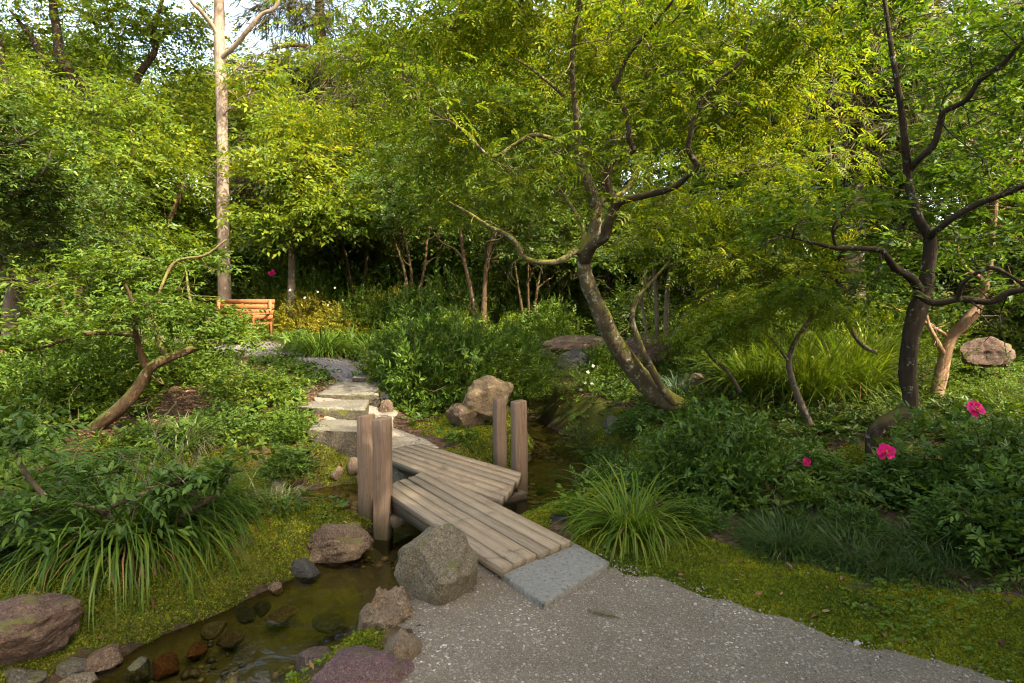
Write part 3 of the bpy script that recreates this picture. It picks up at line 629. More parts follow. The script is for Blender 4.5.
a = Acc(); q = [PZ(*c_, .025) for c_ in ((588, 609), (600, 613), (612, 615), (620, 618))]; tube(a, q, (.004, .006, .005, .003), 6, 4, .1); c = np.mean(q, 0)
tag(link('fallen_twig', a.mesh('fallen_twig', True, c), BK['grey'], None, tuple(c)), 'short dark fallen twig on the gravel beside the stone slab', 'twig')
# ---------------------------------------------------------------- rocks
ICO5, ICO4, ICO3 = ico(5), ico(4), ico(3)
def rock(name, c, size, mat, label, rz=0, seed=0, cuts=7, lod=5, rough=.16, group=None, tilt=(0, 0), cat='rock'):
    V0, F0 = {5: ICO5, 4: ICO4, 3: ICO3}[lod]; V = V0.copy(); rg = np.random.default_rng(seed + 100)
    for _ in range(cuts):
        nrm = norm(rg.normal(size=3) * A(1, 1, .8)); d = rg.uniform(.55, .88); over = V @ nrm - d; V = V - np.where(over > 0, over, 0)[:, None] * nrm * .92
    off = Vector(rg.uniform(-50, 50, 3)); sc = np.array(size)
    nz = np.array([mnoise.fractal(Vector(v * 1.6) + off, 1.0, 2.1, 5) for v in V]); nz2 = np.array([mnoise.fractal(Vector(v * 7) + off, .9, 2.1, 3) for v in V]) if lod >= 4 else 0
    V = V * (1 + rough * nz + rough * .22 * nz2)[:, None] * sc
    ob = link(name, mesh_np(name, V, F0, None, True), ROCKM[mat], None, tuple(c)); ob.rotation_euler = (tilt[0], tilt[1], rz); ob.data.set_sharp_from_angle(angle=R(38))
    return tag(ob, label, cat, group)
def rk(px, py, z, size, mat, label, dz=.3, **k):
    p = PZ(px, py, z); p[2] = z + size[2] * dz; return rock('rock', p, size, mat, label, **k)
rk(437, 594, -.02, (.235, .21, .255), 'olive', 'big upright olive grey boulder leaning against the near bridge edge', .42, seed=3, rz=.4)
rk(335, 553, -.25, (.30, .19, .18), 'brown', 'rounded brown boulder at the foot of the left posts', .3, seed=5, rz=.2)
rk(384, 636, -.12, (.17, .16, .19), 'tan', 'pale craggy rock at the water edge below the big boulder', .3, seed=9, rz=1.0, rough=.3)
rk(346, 708, -.12, (.30, .22, .17), 'purple', 'large purple speckled rock at the bottom edge by the stream', .3, seed=14, rz=.5)
rk(402, 664, -.05, (.10, .13, .14), 'tan', 'small tan rock wedged behind the purple speckled rock', .3, seed=16, lod=4)
rk(318, 672, -.16, (.12, .11, .09), 'pink', 'pinkish rock left of the purple speckled rock', .3, seed=61, lod=4)
rk(448, 592, .0, (.16, .05, .03), 'grey', 'flat pale stone lying in gravel before the big boulder', .2, seed=18, lod=4)
rk(16, 640, -.05, (.28, .2, .15), 'pink', 'broad pinkish granite boulder at the lower left corner', .3, seed=20, rz=.3)
rk(487, 410, .30, (.34, .25, .27), 'sand', 'sunlit tan boulder arching behind the right posts', .5, seed=24, rz=.2)
rk(466, 420, .2, (.24, .2, .2), 'brown', 'mossy brown boulder under the sunlit tan boulder', .3, seed=26)
rk(606, 482, -.22, (.24, .16, .15), 'tan', 'tan boulder sitting in the pond beside the right shrubs', .35, seed=28)
rk(543, 372, .32, (.22, .2, .26), 'brown', 'rounded boulder behind the pond, left of the dark hollow', .6, seed=30)
rk(582, 352, .7, (.75, .4, .2), 'pink', 'wide pinkish ledge rock above the dark hollow', .4, seed=33, rz=.1)
rk(580, 380, .3, (.45, .3, .34), 'dark', 'dark shaded rock face below the pinkish ledge', .5, seed=35)
rk(640, 362, .55, (.5, .36, .34), 'pink', 'pinkish boulder behind the two leaning mossy stems', .5, seed=37)
rk(694, 388, .35, (.26, .2, .15), 'brown', 'low brown boulder right of the leaning mossy stems', .4, seed=39)
rk(985, 364, .70, (.34, .3, .24), 'pink', 'grey pink boulder in shade behind the pale crooked trunk', .55, seed=41)
rk(615, 432, -.05, (.2, .18, .15), 'grey', 'small mossy rock on the far bank of the pond', .4, seed=43, lod=4)
for i, (px, py, sx, sy, sz, mt, lb) in enumerate([
    (303, 578, .11, .07, .10, 'dark', 'black wet stone standing at the water edge near the brown boulder'),
    (262, 612, .07, .06, .05, 'dark', 'bluish dark pebble at the stream edge beside the moss'),
    (243, 618, .09, .06, .05, 'dark', 'dark flat wet stone left of the bluish pebble'),
    (168, 672, .085, .08, .075, 'red', 'rust red stone at the lower stream edge'),
    (137, 680, .10, .08, .075, 'grey', 'dark grey stone just left of the rust red stone'),
    (82, 690, .12, .09, .06, 'olive', 'mossy olive stone at the bottom edge near the pink granite'),
    (198, 658, .08, .05, .035, 'red', 'flat reddish stone half under water beside the rust red stone'),
    (232, 655, .07, .06, .04, 'brown', 'brown stone under water right of the flat reddish stone'),
    (283, 632, .10, .07, .04, 'brown', 'brown submerged stone in the middle of the stream'),
    (330, 640, .12, .09, .04, 'dark', 'dark submerged stone near the tan craggy rock'),
    (258, 500, .10, .08, .08, 'grey', 'grey mossy stone on the backwater bank, leftmost of three'),
    (280, 492, .13, .09, .11, 'grey', 'largest grey mossy stone on the backwater bank'),
    (298, 497, .08, .07, .09, 'olive', 'dark mossy stone on the backwater bank beside the largest'),
    (338, 476, .10, .05, .07, 'tan', 'small pale angular stone on moss near the left posts'),
    (354, 470, .09, .07, .10, 'tan', 'pale upright stone just behind the left posts'),
    (386, 412, .10, .08, .12, 'brown', 'small brown stone beside the second step'),
    (402, 520, .06, .05, .05, 'olive', 'little mossy stone under the near edge of the bridge'),
    (560, 520, .07, .05, .04, 'dark', 'dark pebble at the pond edge by the strappy clump'),
    (104, 664, .10, .08, .06, 'brown', 'brown stone on the bare wet bank right of the pink granite'), (72, 672, .08, .07, .05, 'grey', 'small grey stone at the wet edge below the pink granite'), (215, 633, .08, .06, .05, 'olive', 'mossy stone at the left water line above the flat reddish stone'), (275, 592, .06, .05, .05, 'brown', 'small brown stone on the moss edge left of the black wet stone'),
    (20, 682, .1, .08, .06, 'grey', 'small grey stone in moss under the pink granite')]):
    z = WATER_Z if py > 500 else -.12
    p = G(px, py); p[2] = max(p[2], WATER_Z - .06 if 'ubmerged' in lb or 'under water' in lb else p[2]) + sz * .3
    rock('stone', p, (sx, sy, sz), mt, lb, seed=200 + i, lod=4 if sx > .09 else 3, rz=i * 1.3, cuts=6, group='stones along the stream', cat='stone')

# ================================================================== PLANTS
BIN = {}
def plant(name, base, label, cat, lines, pads, temps, lmat, bmat, group=None, scale=(.8, 1.3), sides=8, seedtw=.006, limb=True, sc_kw={}, extra=0, twiggy=3.0, tws=1.0):
    base = np.asarray(base, float); r = empty(name, base, label, cat, group); trunk = None
    tw = Acc(); sk = skel_of([l[0] for l in lines])
    P, d, n = scatter(pads, sk, tw, twr=seedtw, **sc_kw)
    a = Acc(); instance(a, temps, P, d, n, rng.uniform(*scale, len(P)))
    big = any(k in name for k in ('tree',)); tn = 'trunk' if big else 'stem'
    for i, ln_ in enumerate(lines):
        pts, rad = ln_[:2]; lb_ = ln_[2] if len(ln_) > 2 else bmat
        pts = np.asarray(pts, float); rad = np.interp(np.linspace(0, 1, len(pts)), np.linspace(0, 1, len(rad)), rad)
        t = Acc(); tube(t, pts, rad, sides if rad[0] > .03 else 6, 5, .05)
        if i == 0: trunk = link(tn, t.mesh(tn, True, base), BK[lb_], r)
        else: link('limb', t.mesh('limb', True, base), BK[lb_], trunk)
    for ln_ in lines:
        C = catmull(ln_[0], 4); seg = np.linalg.norm(np.diff(C, axis=0), axis=1); k = int(seg.sum() * twiggy)
        for _ in range(k):
            q = C[int(len(C) * rng.uniform(.3, 1)) - 1]; v = norm(rng.normal(size=3) + A(0, 0, .25)) * rng.uniform(.12, .5) * tws; b_ = bend_twig(q, q + v, .35, 4)
            tube(tw, b_, np.linspace(.007, .0025, 4) * tws, 5, 3)
            for z_ in (1, 2): e_ = b_[z_]; tube(tw, bend_twig(e_, e_ + norm(v * 2 + rng.normal(size=3) * .4 * np.linalg.norm(v) * 2) * np.linalg.norm(v) * .6, .3, 3), np.linspace(.0035, .0015, 3) * tws, 4, 2)
    if tw.n: link('twigs', tw.mesh('twigs', True, base), BK[bmat], trunk)['kind'] = 'stuff'
    link('crown' if big else 'foliage', a.mesh('crown', False, base), LM[lmat], r)
    return r
def L3(pts): return [D(*p) for p in pts]
def jit(d, rx, ry, rz): return (d, (rx, ry, rz))

MAPLE = [pinnate(6, .17, .058, .020, .3), pinnate(5, .15, .055, .019, .2), pinnate(7, .2, .056, .019, .35), pinnate(4, .13, .06, .022, .2)]
BROAD = [sprig(7, .17, .062, .028), sprig(6, .15, .058, .026), rosette(5, .065, .028, .2)]
AZ = [rosette(6, .068, .027, .35), rosette(7, .06, .025, .45), sprig(8, .16, .058, .024), rosette(5, .075, .03, .25)]
RH = [rosette(8, .10, .034, .15), rosette(7, .09, .032, .25), sprig(7, .2, .085, .034)]
FAR = [sprig(6, .30, .12, .06, True, .6), rosette(6, .125, .06, .2, True), sprig(7, .34, .115, .055, True, .6)]
FARL = [sprig(8, .42, .14, .055, True, .5), pinnate(4, .40, .14, .05, .35, True), sprig(6, .34, .13, .06, True, .6)]
NEED = [needles(16, .55, .26, .022), needles(14, .5, .3, .02)]

# ---- A: the leaning mossy tree over the pond
gA = D(694, 424, 7.5); gA[2] = Hs(gA[0], gA[1]) - .1
lines = [
    (L3([(694, 424, 7.5), (668, 403, 7.4), (640, 377, 7.3), (613, 338, 7.1), (597, 306, 7.0), (588, 282, 6.95), (584, 262, 6.9), (592, 240, 6.85), (596, 222, 6.8), (595, 204, 6.75), (588, 181, 6.7), (581, 164, 6.6), (577, 144, 6.5), (577, 120, 6.4), (572, 60, 6.1), (580, 0, 5.8)]), (.20, .145, .116, .105, .095, .09, .09, .078, .068, .064, .058, .053, .046, .036, .024, .014)),
    (L3([(584, 262, 6.88), (592, 246, 6.7), (605, 236, 6.6), (608, 222, 6.55), (615, 207, 6.5), (609, 188, 6.45), (608, 171, 6.4), (617, 159, 6.35), (633, 150, 6.3), (629, 138, 6.25), (627, 117, 6.2), (615, 88, 6.1), (619, 77, 6.05), (628, 56, 5.95), (649, 30, 5.8), (676, -3, 5.6)]), (.072, .064, .058, .052, .045, .038, .034, .034, .035, .03, .027, .026, .023, .021, .018, .012), 'mosslimb'),
    (L3([(615, 207, 6.5), (625, 200, 6.4), (647, 195, 6.25), (672, 188, 6.1), (687, 176, 6.0), (697, 166, 5.95), (690, 153, 5.9), (689, 141, 5.85), (697, 113, 5.75), (704, 97, 5.7), (722, 77, 5.6), (742, 60, 5.5), (752, 20, 5.4)]), (.042, .038, .035, .032, .03, .03, .026, .024, .023, .021, .018, .014, .008), 'mosslimb'),
    (L3([(584, 255, 6.9), (574, 252, 6.8), (560, 261, 6.7), (540, 262, 6.7), (524, 257, 6.7), (512, 238, 6.7), (489, 226, 6.75), (469, 213, 6.8), (449, 202, 6.8)]), (.045, .038, .034, .03, .027, .024, .02, .016, .008)),
    (L3([(578, 147, 6.52), (569, 145, 6.5), (550, 138, 6.45), (532, 135, 6.4), (512, 146, 6.4), (490, 156, 6.4), (463, 130, 6.4), (436, 113, 6.4), (413, 85, 6.4), (400, 78, 6.4)]), (.03, .026, .023, .022, .02, .019, .017, .014, .011, .006)),
    (L3([(684, 418, 7.45), (663, 390, 7.2), (650, 366, 7.1), (639, 342, 7.05), (632, 318, 7.0), (635, 304, 7.0), (641, 294, 7.0), (653, 280, 7.0), (668, 262, 7.0)]), (.055, .046, .042, .038, .032, .028, .024, .018, .008)),
    (L3([(597, 205, 6.75), (604, 200, 6.8), (622, 193, 6.9), (634, 178, 7.0), (641, 162, 7.1), (640, 140, 7.2)]), (.035, .03, .028, .026, .022, .014)),
    (L3([(565, 97, 6.3), (548, 82, 6.2), (530, 68, 6.1), (514, 58, 6.0)]), (.02, .016, .012, .008)),
    (L3([(580, 250, 6.9), (583, 228, 7.2), (560, 190, 7.4), (530, 165, 7.5)]), (.03, .025, .02, .012)),
]
def pd(px, py, d, rx, ry, rz, nc, npc, cs): return (D(px, py, d), (rx, ry, rz), nc, npc, cs)
pads = [pd(555, 40, 6.9, .9, .8, .35, 20, 15, .25), pd(470, 45, 6.8, .9, .8, .32, 20, 15, .25), pd(640, 70, 7.0, .9, .7, .35, 20, 15, .25), pd(735, 45, 6.8, .9, .7, .35, 22, 15, .25),
        pd(820, 28, 6.3, .7, .7, .3, 17, 15, .24), pd(700, 118, 7.2, .8, .6, .3, 16, 15, .24), pd(520, 112, 7.3, .9, .7, .28, 18, 15, .25), pd(610, 145, 7.9, 1.0, .6, .28, 14, 15, .25),
        pd(440, 150, 7.6, .8, .7, .25, 16, 15, .25), pd(775, 118, 7.2, .8, .6, .3, 18, 15, .24), pd(545, 190, 8.0, .7, .5, .2, 10, 15, .22),
        pd(380, 60, 7.4, .9, .8, .35, 18, 15, .26), pd(400, 5, 6.4, .8, .7, .3, 14, 15, .25), pd(505, -5, 6.0, .8, .7, .25, 14, 15, .25), pd(690, -15, 5.8, .9, .7, .25, 14, 15, .25),
        pd(600, -110, 5.8, 1.2, 1.1, .4, 18, 15, .3), pd(760, -80, 5.8, 1.0, 1.0, .35, 14, 15, .3), pd(450, -90, 6.2, 1.1, 1.0, .4, 16, 15, .3), pd(460, 205, 7.9, .6, .6, .18, 10, 15, .22), pd(665, 195, 8.4, .7, .6, .2, 10, 15, .22),
        pd(600, 120, 5.9, .7, .4, .5, 9, 7, .2), pd(700, 90, 5.4, .5, .4, .4, 8, 7, .2), pd(540, 160, 6.2, .6, .4, .3, 8, 7, .2), pd(650, 20, 5.4, .6, .4, .3, 8, 7, .2), pd(640, 215, 6.3, .5, .4, .2, 7, 7, .18), pd(450, 110, 6.2, .5, .4, .3, 7, 7, .2), pd(760, 160, 5.8, .5, .4, .25, 7, 7, .18), pd(350, 110, 8.2, .8, .7, .3, 14, 15, .25), pd(610, 20, 7.8, 1.0, .6, .35, 16, 15, .26), pd(780, 70, 8.0, .9, .6, .35, 14, 15, .26)]
plant('leaning_tree', gA, 'twisted mossy trunked tree leaning left over the pond under a feathery canopy', 'tree', lines, pads, MAPLE, 'maple', 'mossy', scale=(1.0, 1.7), sides=12, seedtw=.007, sc_kw=dict(droop=.28, tilt=.3, subt=3))

# ---- B: dark trunked tree at right
gB = D(876, 470, 5.3); gB[2] = Hs(gB[0], gB[1]) - .05
lines = [
    (L3([(876, 478, 5.3), (875, 455, 5.3), (874, 434, 5.3), (884, 424, 5.3), (908, 410, 5.3), (911, 396, 5.3), (907, 372, 5.3), (911, 343, 5.3), (917, 311, 5.3), (924, 292, 5.3), (928, 268, 5.3), (930, 240, 5.3), (921, 224, 5.3), (913, 203, 5.3), (908, 178, 5.3), (906, 150, 5.2), (900, 100, 5.1), (890, 40, 5.0), (880, -30, 4.9)]), (.12, .078, .066, .07, .066, .066, .068, .07, .074, .064, .056, .05, .042, .038, .035, .03, .024, .018, .01)),
    (L3([(908, 172, 5.3), (918, 160, 5.2), (934, 144, 5.1), (940, 125, 5.05), (944, 112, 5.0), (966, 100, 4.9), (980, 80, 4.8), (1004, 63, 4.7), (1024, 42, 4.6), (1060, 30, 4.5)]), (.027, .027, .027, .025, .024, .022, .02, .018, .016, .009)),
    (L3([(929, 238, 5.3), (936, 231, 5.2), (957, 215, 5.1), (980, 203, 5.0), (1004, 194, 4.9), (1026, 184, 4.8), (1070, 160, 4.6)]), (.032, .03, .028, .026, .024, .022, .012)),
    (L3([(920, 292, 5.3), (911, 278, 5.2), (897, 269, 5.1), (887, 257, 5.0), (880, 250, 4.95), (856, 248, 4.9), (836, 248, 4.85), (806, 241, 4.8), (778, 234, 4.75)]), (.04, .036, .033, .028, .024, .02, .016, .012, .006)),
    (L3([(914, 292, 5.25), (934, 303, 5.1), (962, 299, 5.0), (990, 302, 4.95), (1008, 293, 4.9), (1026, 288, 4.85), (1060, 270, 4.8)]), (.03, .033, .032, .03, .028, .025, .014)),
    (L3([(958, 299, 5.0), (964, 282, 4.9), (989, 268, 4.8), (1009, 275, 4.75), (1030, 290, 4.7)]), (.02, .018, .018, .015, .01)),
    (L3([(836, 248, 4.85), (833, 228, 4.8), (846, 210, 4.8), (858, 200, 4.8)]), (.015, .012, .01, .006)),
]
pads = [pd(985, 40, 5.0, .5, .5, .28, 11, 16, .2), pd(1015, 120, 5.2, .4, .5, .2, 8, 16, .18), pd(905, 0, 5.4, .4, .5, .2, 7, 16, .2),
        pd(825, 205, 5.0, .4, .4, .16, 8, 16, .17), pd(985, 165, 5.6, .4, .4, .16, 7, 16, .18), pd(850, 285, 5.4, .35, .35, .1, 6, 14, .16), pd(1010, 235, 5.4, .4, .4, .14, 7, 16, .18), pd(955, 262, 6.0, .4, .4, .12, 6, 16, .18),
        pd(790, 222, 5.0, .3, .35, .12, 6, 16, .15), pd(1050, 50, 4.6, .5, .5, .4, 10, 16, .2), pd(880, -40, 5.0, .8, .7, .35, 12, 16, .25), pd(940, 60, 5.6, .4, .4, .2, 7, 16, .18)]
plant('dark_trunked_tree', gB, 'small tree with dark crooked trunk and bent limbs right of the pond', 'tree', lines, pads, BROAD, 'right', 'dark', sides=10, seedtw=.005, sc_kw=dict(droop=.12, tilt=.4))

# ---- C: low spreading tree at left with leaning brown trunk
gC = D(72, 452, 5.9); gC[2] = Hs(gC[0], gC[1]) - .05
lines = [
    (L3([(66, 460, 5.9), (78, 446, 5.9), (98, 426, 5.85), (122, 407, 5.8), (138, 388, 5.8), (151, 368, 5.8), (168, 358, 5.8), (195, 348, 5.85), (222, 342, 5.9), (246, 344, 6.0)]), (.072, .068, .064, .06, .056, .052, .045, .036, .026, .012)),
    (L3([(148, 372, 5.8), (142, 355, 5.75), (136, 336, 5.7), (134, 310, 5.6), (126, 285, 5.5)]), (.035, .03, .026, .02, .01)),
    (L3([(136, 336, 5.7), (112, 333, 5.6), (88, 333, 5.5), (62, 340, 5.4), (40, 348, 5.3), (10, 352, 5.2)]), (.028, .026, .026, .022, .016, .01)),
    (L3([(168, 358, 5.8), (158, 338, 5.9), (155, 318, 6.0), (160, 290, 6.1)]), (.03, .025, .02, .01)),
    (L3([(195, 348, 5.85), (200, 325, 6.0), (190, 300, 6.2), (186, 270, 6.4)]), (.028, .022, .018, .01)),
    (L3([(160, 290, 6.1), (175, 262, 6.3), (205, 255, 6.5), (226, 240, 6.7)]), (.016, .014, .012, .008)),
]
pads = [pd(130, 305, 5.7, .65, .5, .05, 12, 24, .17), pd(60, 322, 5.4, .5, .45, .05, 9, 24, .17), pd(205, 318, 6.1, .5, .5, .05, 10, 24, .17), pd(165, 275, 6.3, .6, .5, .05, 10, 24, .17), pd(95, 258, 6.2, .6, .5, .05, 9, 24, .17),
        pd(215, 340, 5.9, .35, .35, .05, 6, 24, .14), pd(20, 340, 5.2, .35, .4, .05, 6, 24, .15), pd(210, 262, 6.8, .45, .45, .05, 7, 24, .16), pd(40, 282, 6.0, .45, .45, .05, 6, 24, .16), pd(100, 300, 6.5, .7, .5, .05, 9, 24, .18)]
plant('low_spreading_tree', gC, 'low tree with mossy brown trunk slanting right under flat leafy layers', 'tree', lines, pads, [rosette(6, .055, .024, .25), sprig(7, .14, .05, .022), rosette(5, .06, .026, .2)], 'pad', 'brown', sides=10, seedtw=.006, sc_kw=dict(droop=.02, tilt=.3))

# ---- D: dark leaved tree at the left edge
gD = D(12, 330, 8.2); gD[2] = Hs(gD[0], gD[1]) - .05
lines = [
    (L3([(10, 345, 8.2), (10, 318, 8.2), (13, 300, 8.2), (16, 286, 8.15), (8, 275, 8.0), (0, 262, 7.8), (-14, 240, 7.5), (-20, 190, 7.2), (-10, 150, 7.0)]), (.10, .095, .09, .085, .07, .06, .05, .04, .02)),
    (L3([(16, 286, 8.15), (28, 281, 8.0), (46, 275, 7.9), (70, 268, 7.8), (92, 262, 7.7)]), (.05, .035, .025, .02, .01)),
    (L3([(8, 274, 8.0), (4, 256, 7.9), (16, 248, 7.8), (40, 244, 7.7), (66, 240, 7.6)]), (.05, .04, .03, .022, .012)),
    (L3([(-18, 215, 7.4), (0, 200, 7.0), (22, 190, 6.7), (44, 172, 6.5), (52, 150, 6.4)]), (.035, .028, .022, .018, .01)),
    (L3([(-20, 160, 7.1), (0, 150, 6.8), (20, 142, 6.6), (40, 130, 6.5)]), (.025, .02, .016, .01)),
]
pads = [pd(20, 150, 6.6, .55, .5, .28, 18, 22, .18), pd(50, 180, 6.7, .38, .4, .16, 12, 22, .15), pd(5, 200, 6.9, .5, .5, .18, 14, 22, .17), pd(30, 240, 7.6, .6, .5, .13, 14, 22, .18), pd(0, 120, 6.6, .5, .5, .2, 12, 22, .18), pd(75, 262, 7.7, .45, .45, .1, 10, 22, .16), pd(-60, 160, 6.8, .8, .7, .4, 20, 22, .22), pd(50, 222, 7.2, .4, .4, .1, 9, 22, .16)]
plant('dark_leaved_tree', gD, 'dark leaved tree with grey forked trunk at the left edge', 'tree', lines, pads, BROAD, 'dark', 'grey', sides=9, seedtw=.007, sc_kw=dict(droop=.1, tilt=.45))

# ---- E: tall pale trunk
gE = D(225, 310, 15.5); gE[2] = Hs(gE[0], gE[1]) - .1
lines = [
    (L3([(225, 335, 15.5), (224, 262, 15.5), (223, 180, 15.5), (221, 90, 15.5), (219, 30, 15.4), (219, -40, 15.3), (214, -160, 15.2), (220, -300, 15)]), (.165, .15, .145, .14, .13, .12, .10, .05)),
    (L3([(219, 38, 15.4), (210, 22, 15.2), (200, 10, 15.0), (189, -4, 14.8), (170, -60, 14.5)]), (.06, .055, .05, .045, .02)),
    (L3([(221, 58, 15.4), (235, 46, 15.2), (248, 30, 15.0), (262, 14, 14.9), (278, 4, 14.8), (300, -50, 14.5)]), (.06, .055, .05, .045, .04, .015)),
    (L3([(222, 90, 15.4), (232, 74, 15.3), (245, 60, 15.2)]), (.025, .02, .01)),
    (L3([(223, 115, 15.4), (240, 98, 15.2), (262, 90, 15.0)]), (.022, .018, .01)),
]
pads = [pd(200, -190, 15, 2.4, 2, 1.0, 30, 24, .5), pd(290, -120, 14.6, 1.4, 1.3, .6, 16, 24, .4), pd(150, -110, 14.5, 1.4, 1.3, .6, 16, 24, .4), pd(220, -330, 15, 2.0, 1.8, 1.0, 24, 24, .5), pd(252, 72, 15.1, .5, .5, .25, 6, 14, .25)]
plant('tall_tree', gE, 'tall tree with straight bare pale trunk behind the bench', 'tree', lines, pads, FARL, 'forestlight', 'pale', sides=12, seedtw=.014, sc_kw=dict(tilt=.5))

# ---- F: pinkish crooked tree at right behind B
gF = D(938, 400, 7.6); gF[2] = Hs(gF[0], gF[1]) - .05
lines = [
    (L3([(936, 395, 7.6), (944, 360, 7.6), (951, 338, 7.6), (966, 322, 7.5), (978, 306, 7.5), (986, 280, 7.4), (990, 250, 7.3), (994, 212, 7.2), (996, 192, 7.15), (1006, 170, 7.1), (1012, 152, 7.0), (1024, 138, 6.9), (1050, 110, 6.8)]), (.075, .07, .068, .066, .06, .05, .046, .042, .04, .036, .032, .026, .014)),
    (L3([(1008, 166, 7.1), (998, 156, 7.05), (985, 148, 7.0), (969, 140, 6.95), (955, 128, 6.9)]), (.03, .026, .022, .016, .008)),
    (L3([(1012, 162, 7.1), (1024, 160, 7.0), (1045, 150, 7.0)]), (.024, .02, .012)),
    (L3([(946, 358, 7.6), (934, 336, 7.5), (928, 322, 7.5), (922, 296, 7.5)]), (.035, .028, .022, .012)),
    (L3([(986, 280, 7.4), (966, 268, 7.4), (958, 250, 7.4), (962, 230, 7.4)]), (.03, .024, .018, .01)),
    (L3([(951, 338, 7.6), (925, 322, 7.5), (905, 312, 7.4), (880, 305, 7.3)]), (.02, .018, .014, .008)),
]
pads = [pd(985, 130, 7.1, .9, .8, .5, 22, 24, .28), pd(950, 200, 7.6, .7, .7, .35, 16, 24, .25), pd(1030, 200, 7.2, .7, .7, .4, 14, 24, .25), pd(1000, 50, 7.2, 1.1, .9, .5, 22, 24, .3), pd(910, 255, 7.6, .6, .6, .25, 12, 24, .22), pd(1020, 290, 7.4, .6, .6, .2, 9, 22, .22), pd(935, 160, 7.8, .4, .5, .2, 7, 20, .22)]
plant('crooked_tree', gF, 'crooked pinkish barked tree behind the dark crooked trunk at right', 'tree', lines, pads, [sprig(7, .18, .07, .032, True), rosette(6, .07, .032, .2, True)], 'right', 'pink', sides=9, seedtw=.007, sc_kw=dict(tilt=.45))

# ---- G: slender multi stemmed tree with yellow-green layers, centre right
gG = D(655, 358, 10.5); gG[2] = Hs(gG[0], gG[1]) - .05
lines = [
    (L3([(658, 370, 10.5), (657, 330, 10.5), (656, 290, 10.4), (654, 262, 10.3), (660, 230, 10.2), (680, 205, 10)]), (.045, .04, .036, .03, .022, .012)),
    (L3([(668, 370, 10.5), (666, 325, 10.4), (668, 285, 10.3), (674, 255, 10.0), (690, 240, 9.7), (715, 230, 9.4)]), (.05, .046, .04, .034, .024, .012)),
    (L3([(648, 368, 10.5), (646, 330, 10.5), (642, 300, 10.5), (645, 270, 10.5), (630, 240, 10.5)]), (.03, .028, .024, .02, .01)),
    (L3([(664, 350, 10.5), (700, 300, 10.0), (740, 262, 9.5), (775, 240, 9.2), (805, 230, 9.0)]), (.035, .03, .025, .02, .01)),
]
pads = [pd(690, 215, 9.7, 1.1, .8, .22, 22, 13, .26), pd(760, 200, 9.3, 1.0, .8, .24, 22, 13, .26), pd(700, 262, 9.4, .8, .6, .18, 15, 13, .22), pd(640, 240, 9.8, .8, .6, .2, 12, 13, .24), pd(810, 225, 9.0, .8, .6, .24, 16, 13, .24), pd(760, 260, 9.0, .8, .6, .2, 16, 13, .22), pd(730, 150, 9.8, 1.0, .8, .3, 16, 13, .26), pd(800, 160, 9.4, .8, .7, .3, 14, 13, .26), pd(720, 300, 9.2, .5, .5, .14, 9, 13, .2), pd(800, 275, 9.0, .6, .5, .18, 12, 13, .22)]
plant('slender_tree', gG, 'slender many stemmed tree with sunlit yellow green layers behind the mossy tree', 'tree', lines, pads, MAPLE, 'maple', 'pale', scale=(1.2, 1.9), sides=7, seedtw=.007, sc_kw=dict(droop=.25, tilt=.3))

# ---- H: thin dark leaning sapling in front of the long grass
gH = D(800, 440, 6.3); gH[2] = Hs(gH[0], gH[1]) - .05
lines = [
    (L3([(815, 448, 6.2), (810, 425, 6.2), (800, 402, 6.2), (791, 375, 6.2), (789, 360, 6.2), (796, 340, 6.2), (808, 322, 6.2), (812, 314, 6.2), (800, 304, 6.1), (786, 296, 6.0), (770, 290, 6.0)]), (.04, .038, .034, .03, .028, .024, .022, .02, .014, .01, .006)),
    (L3([(876, 352, 6.3), (866, 348, 6.3), (856, 338, 6.3), (847, 322, 6.3), (838, 312, 6.2), (826, 302, 6.1)]), (.024, .024, .022, .018, .014, .008)),
    (L3([(789, 362, 6.2), (780, 350, 6.1), (772, 340, 6.1), (760, 330, 6.0)]), (.016, .012, .01, .006)),
    (L3([(740, 392, 6.5), (728, 372, 6.4), (712, 358, 6.3), (702, 345, 6.3), (690, 335, 6.2)]), (.02, .018, .016, .012, .006)),
]
pads = [pd(790, 295, 6.1, .5, .45, .13, 12, 22, .16), pd(840, 305, 6.3, .35, .35, .1, 8, 20, .15), pd(745, 320, 6.1, .45, .4, .12, 11, 22, .16), pd(700, 335, 6.4, .35, .35, .1, 7, 20, .15)]
plant('sapling_tree', gH, 'thin crooked dark sapling in front of the long bright grass', 'tree', lines, pads, MAPLE, 'maple', 'grey', sides=8, seedtw=.004, sc_kw=dict(droop=.2, tilt=.35))

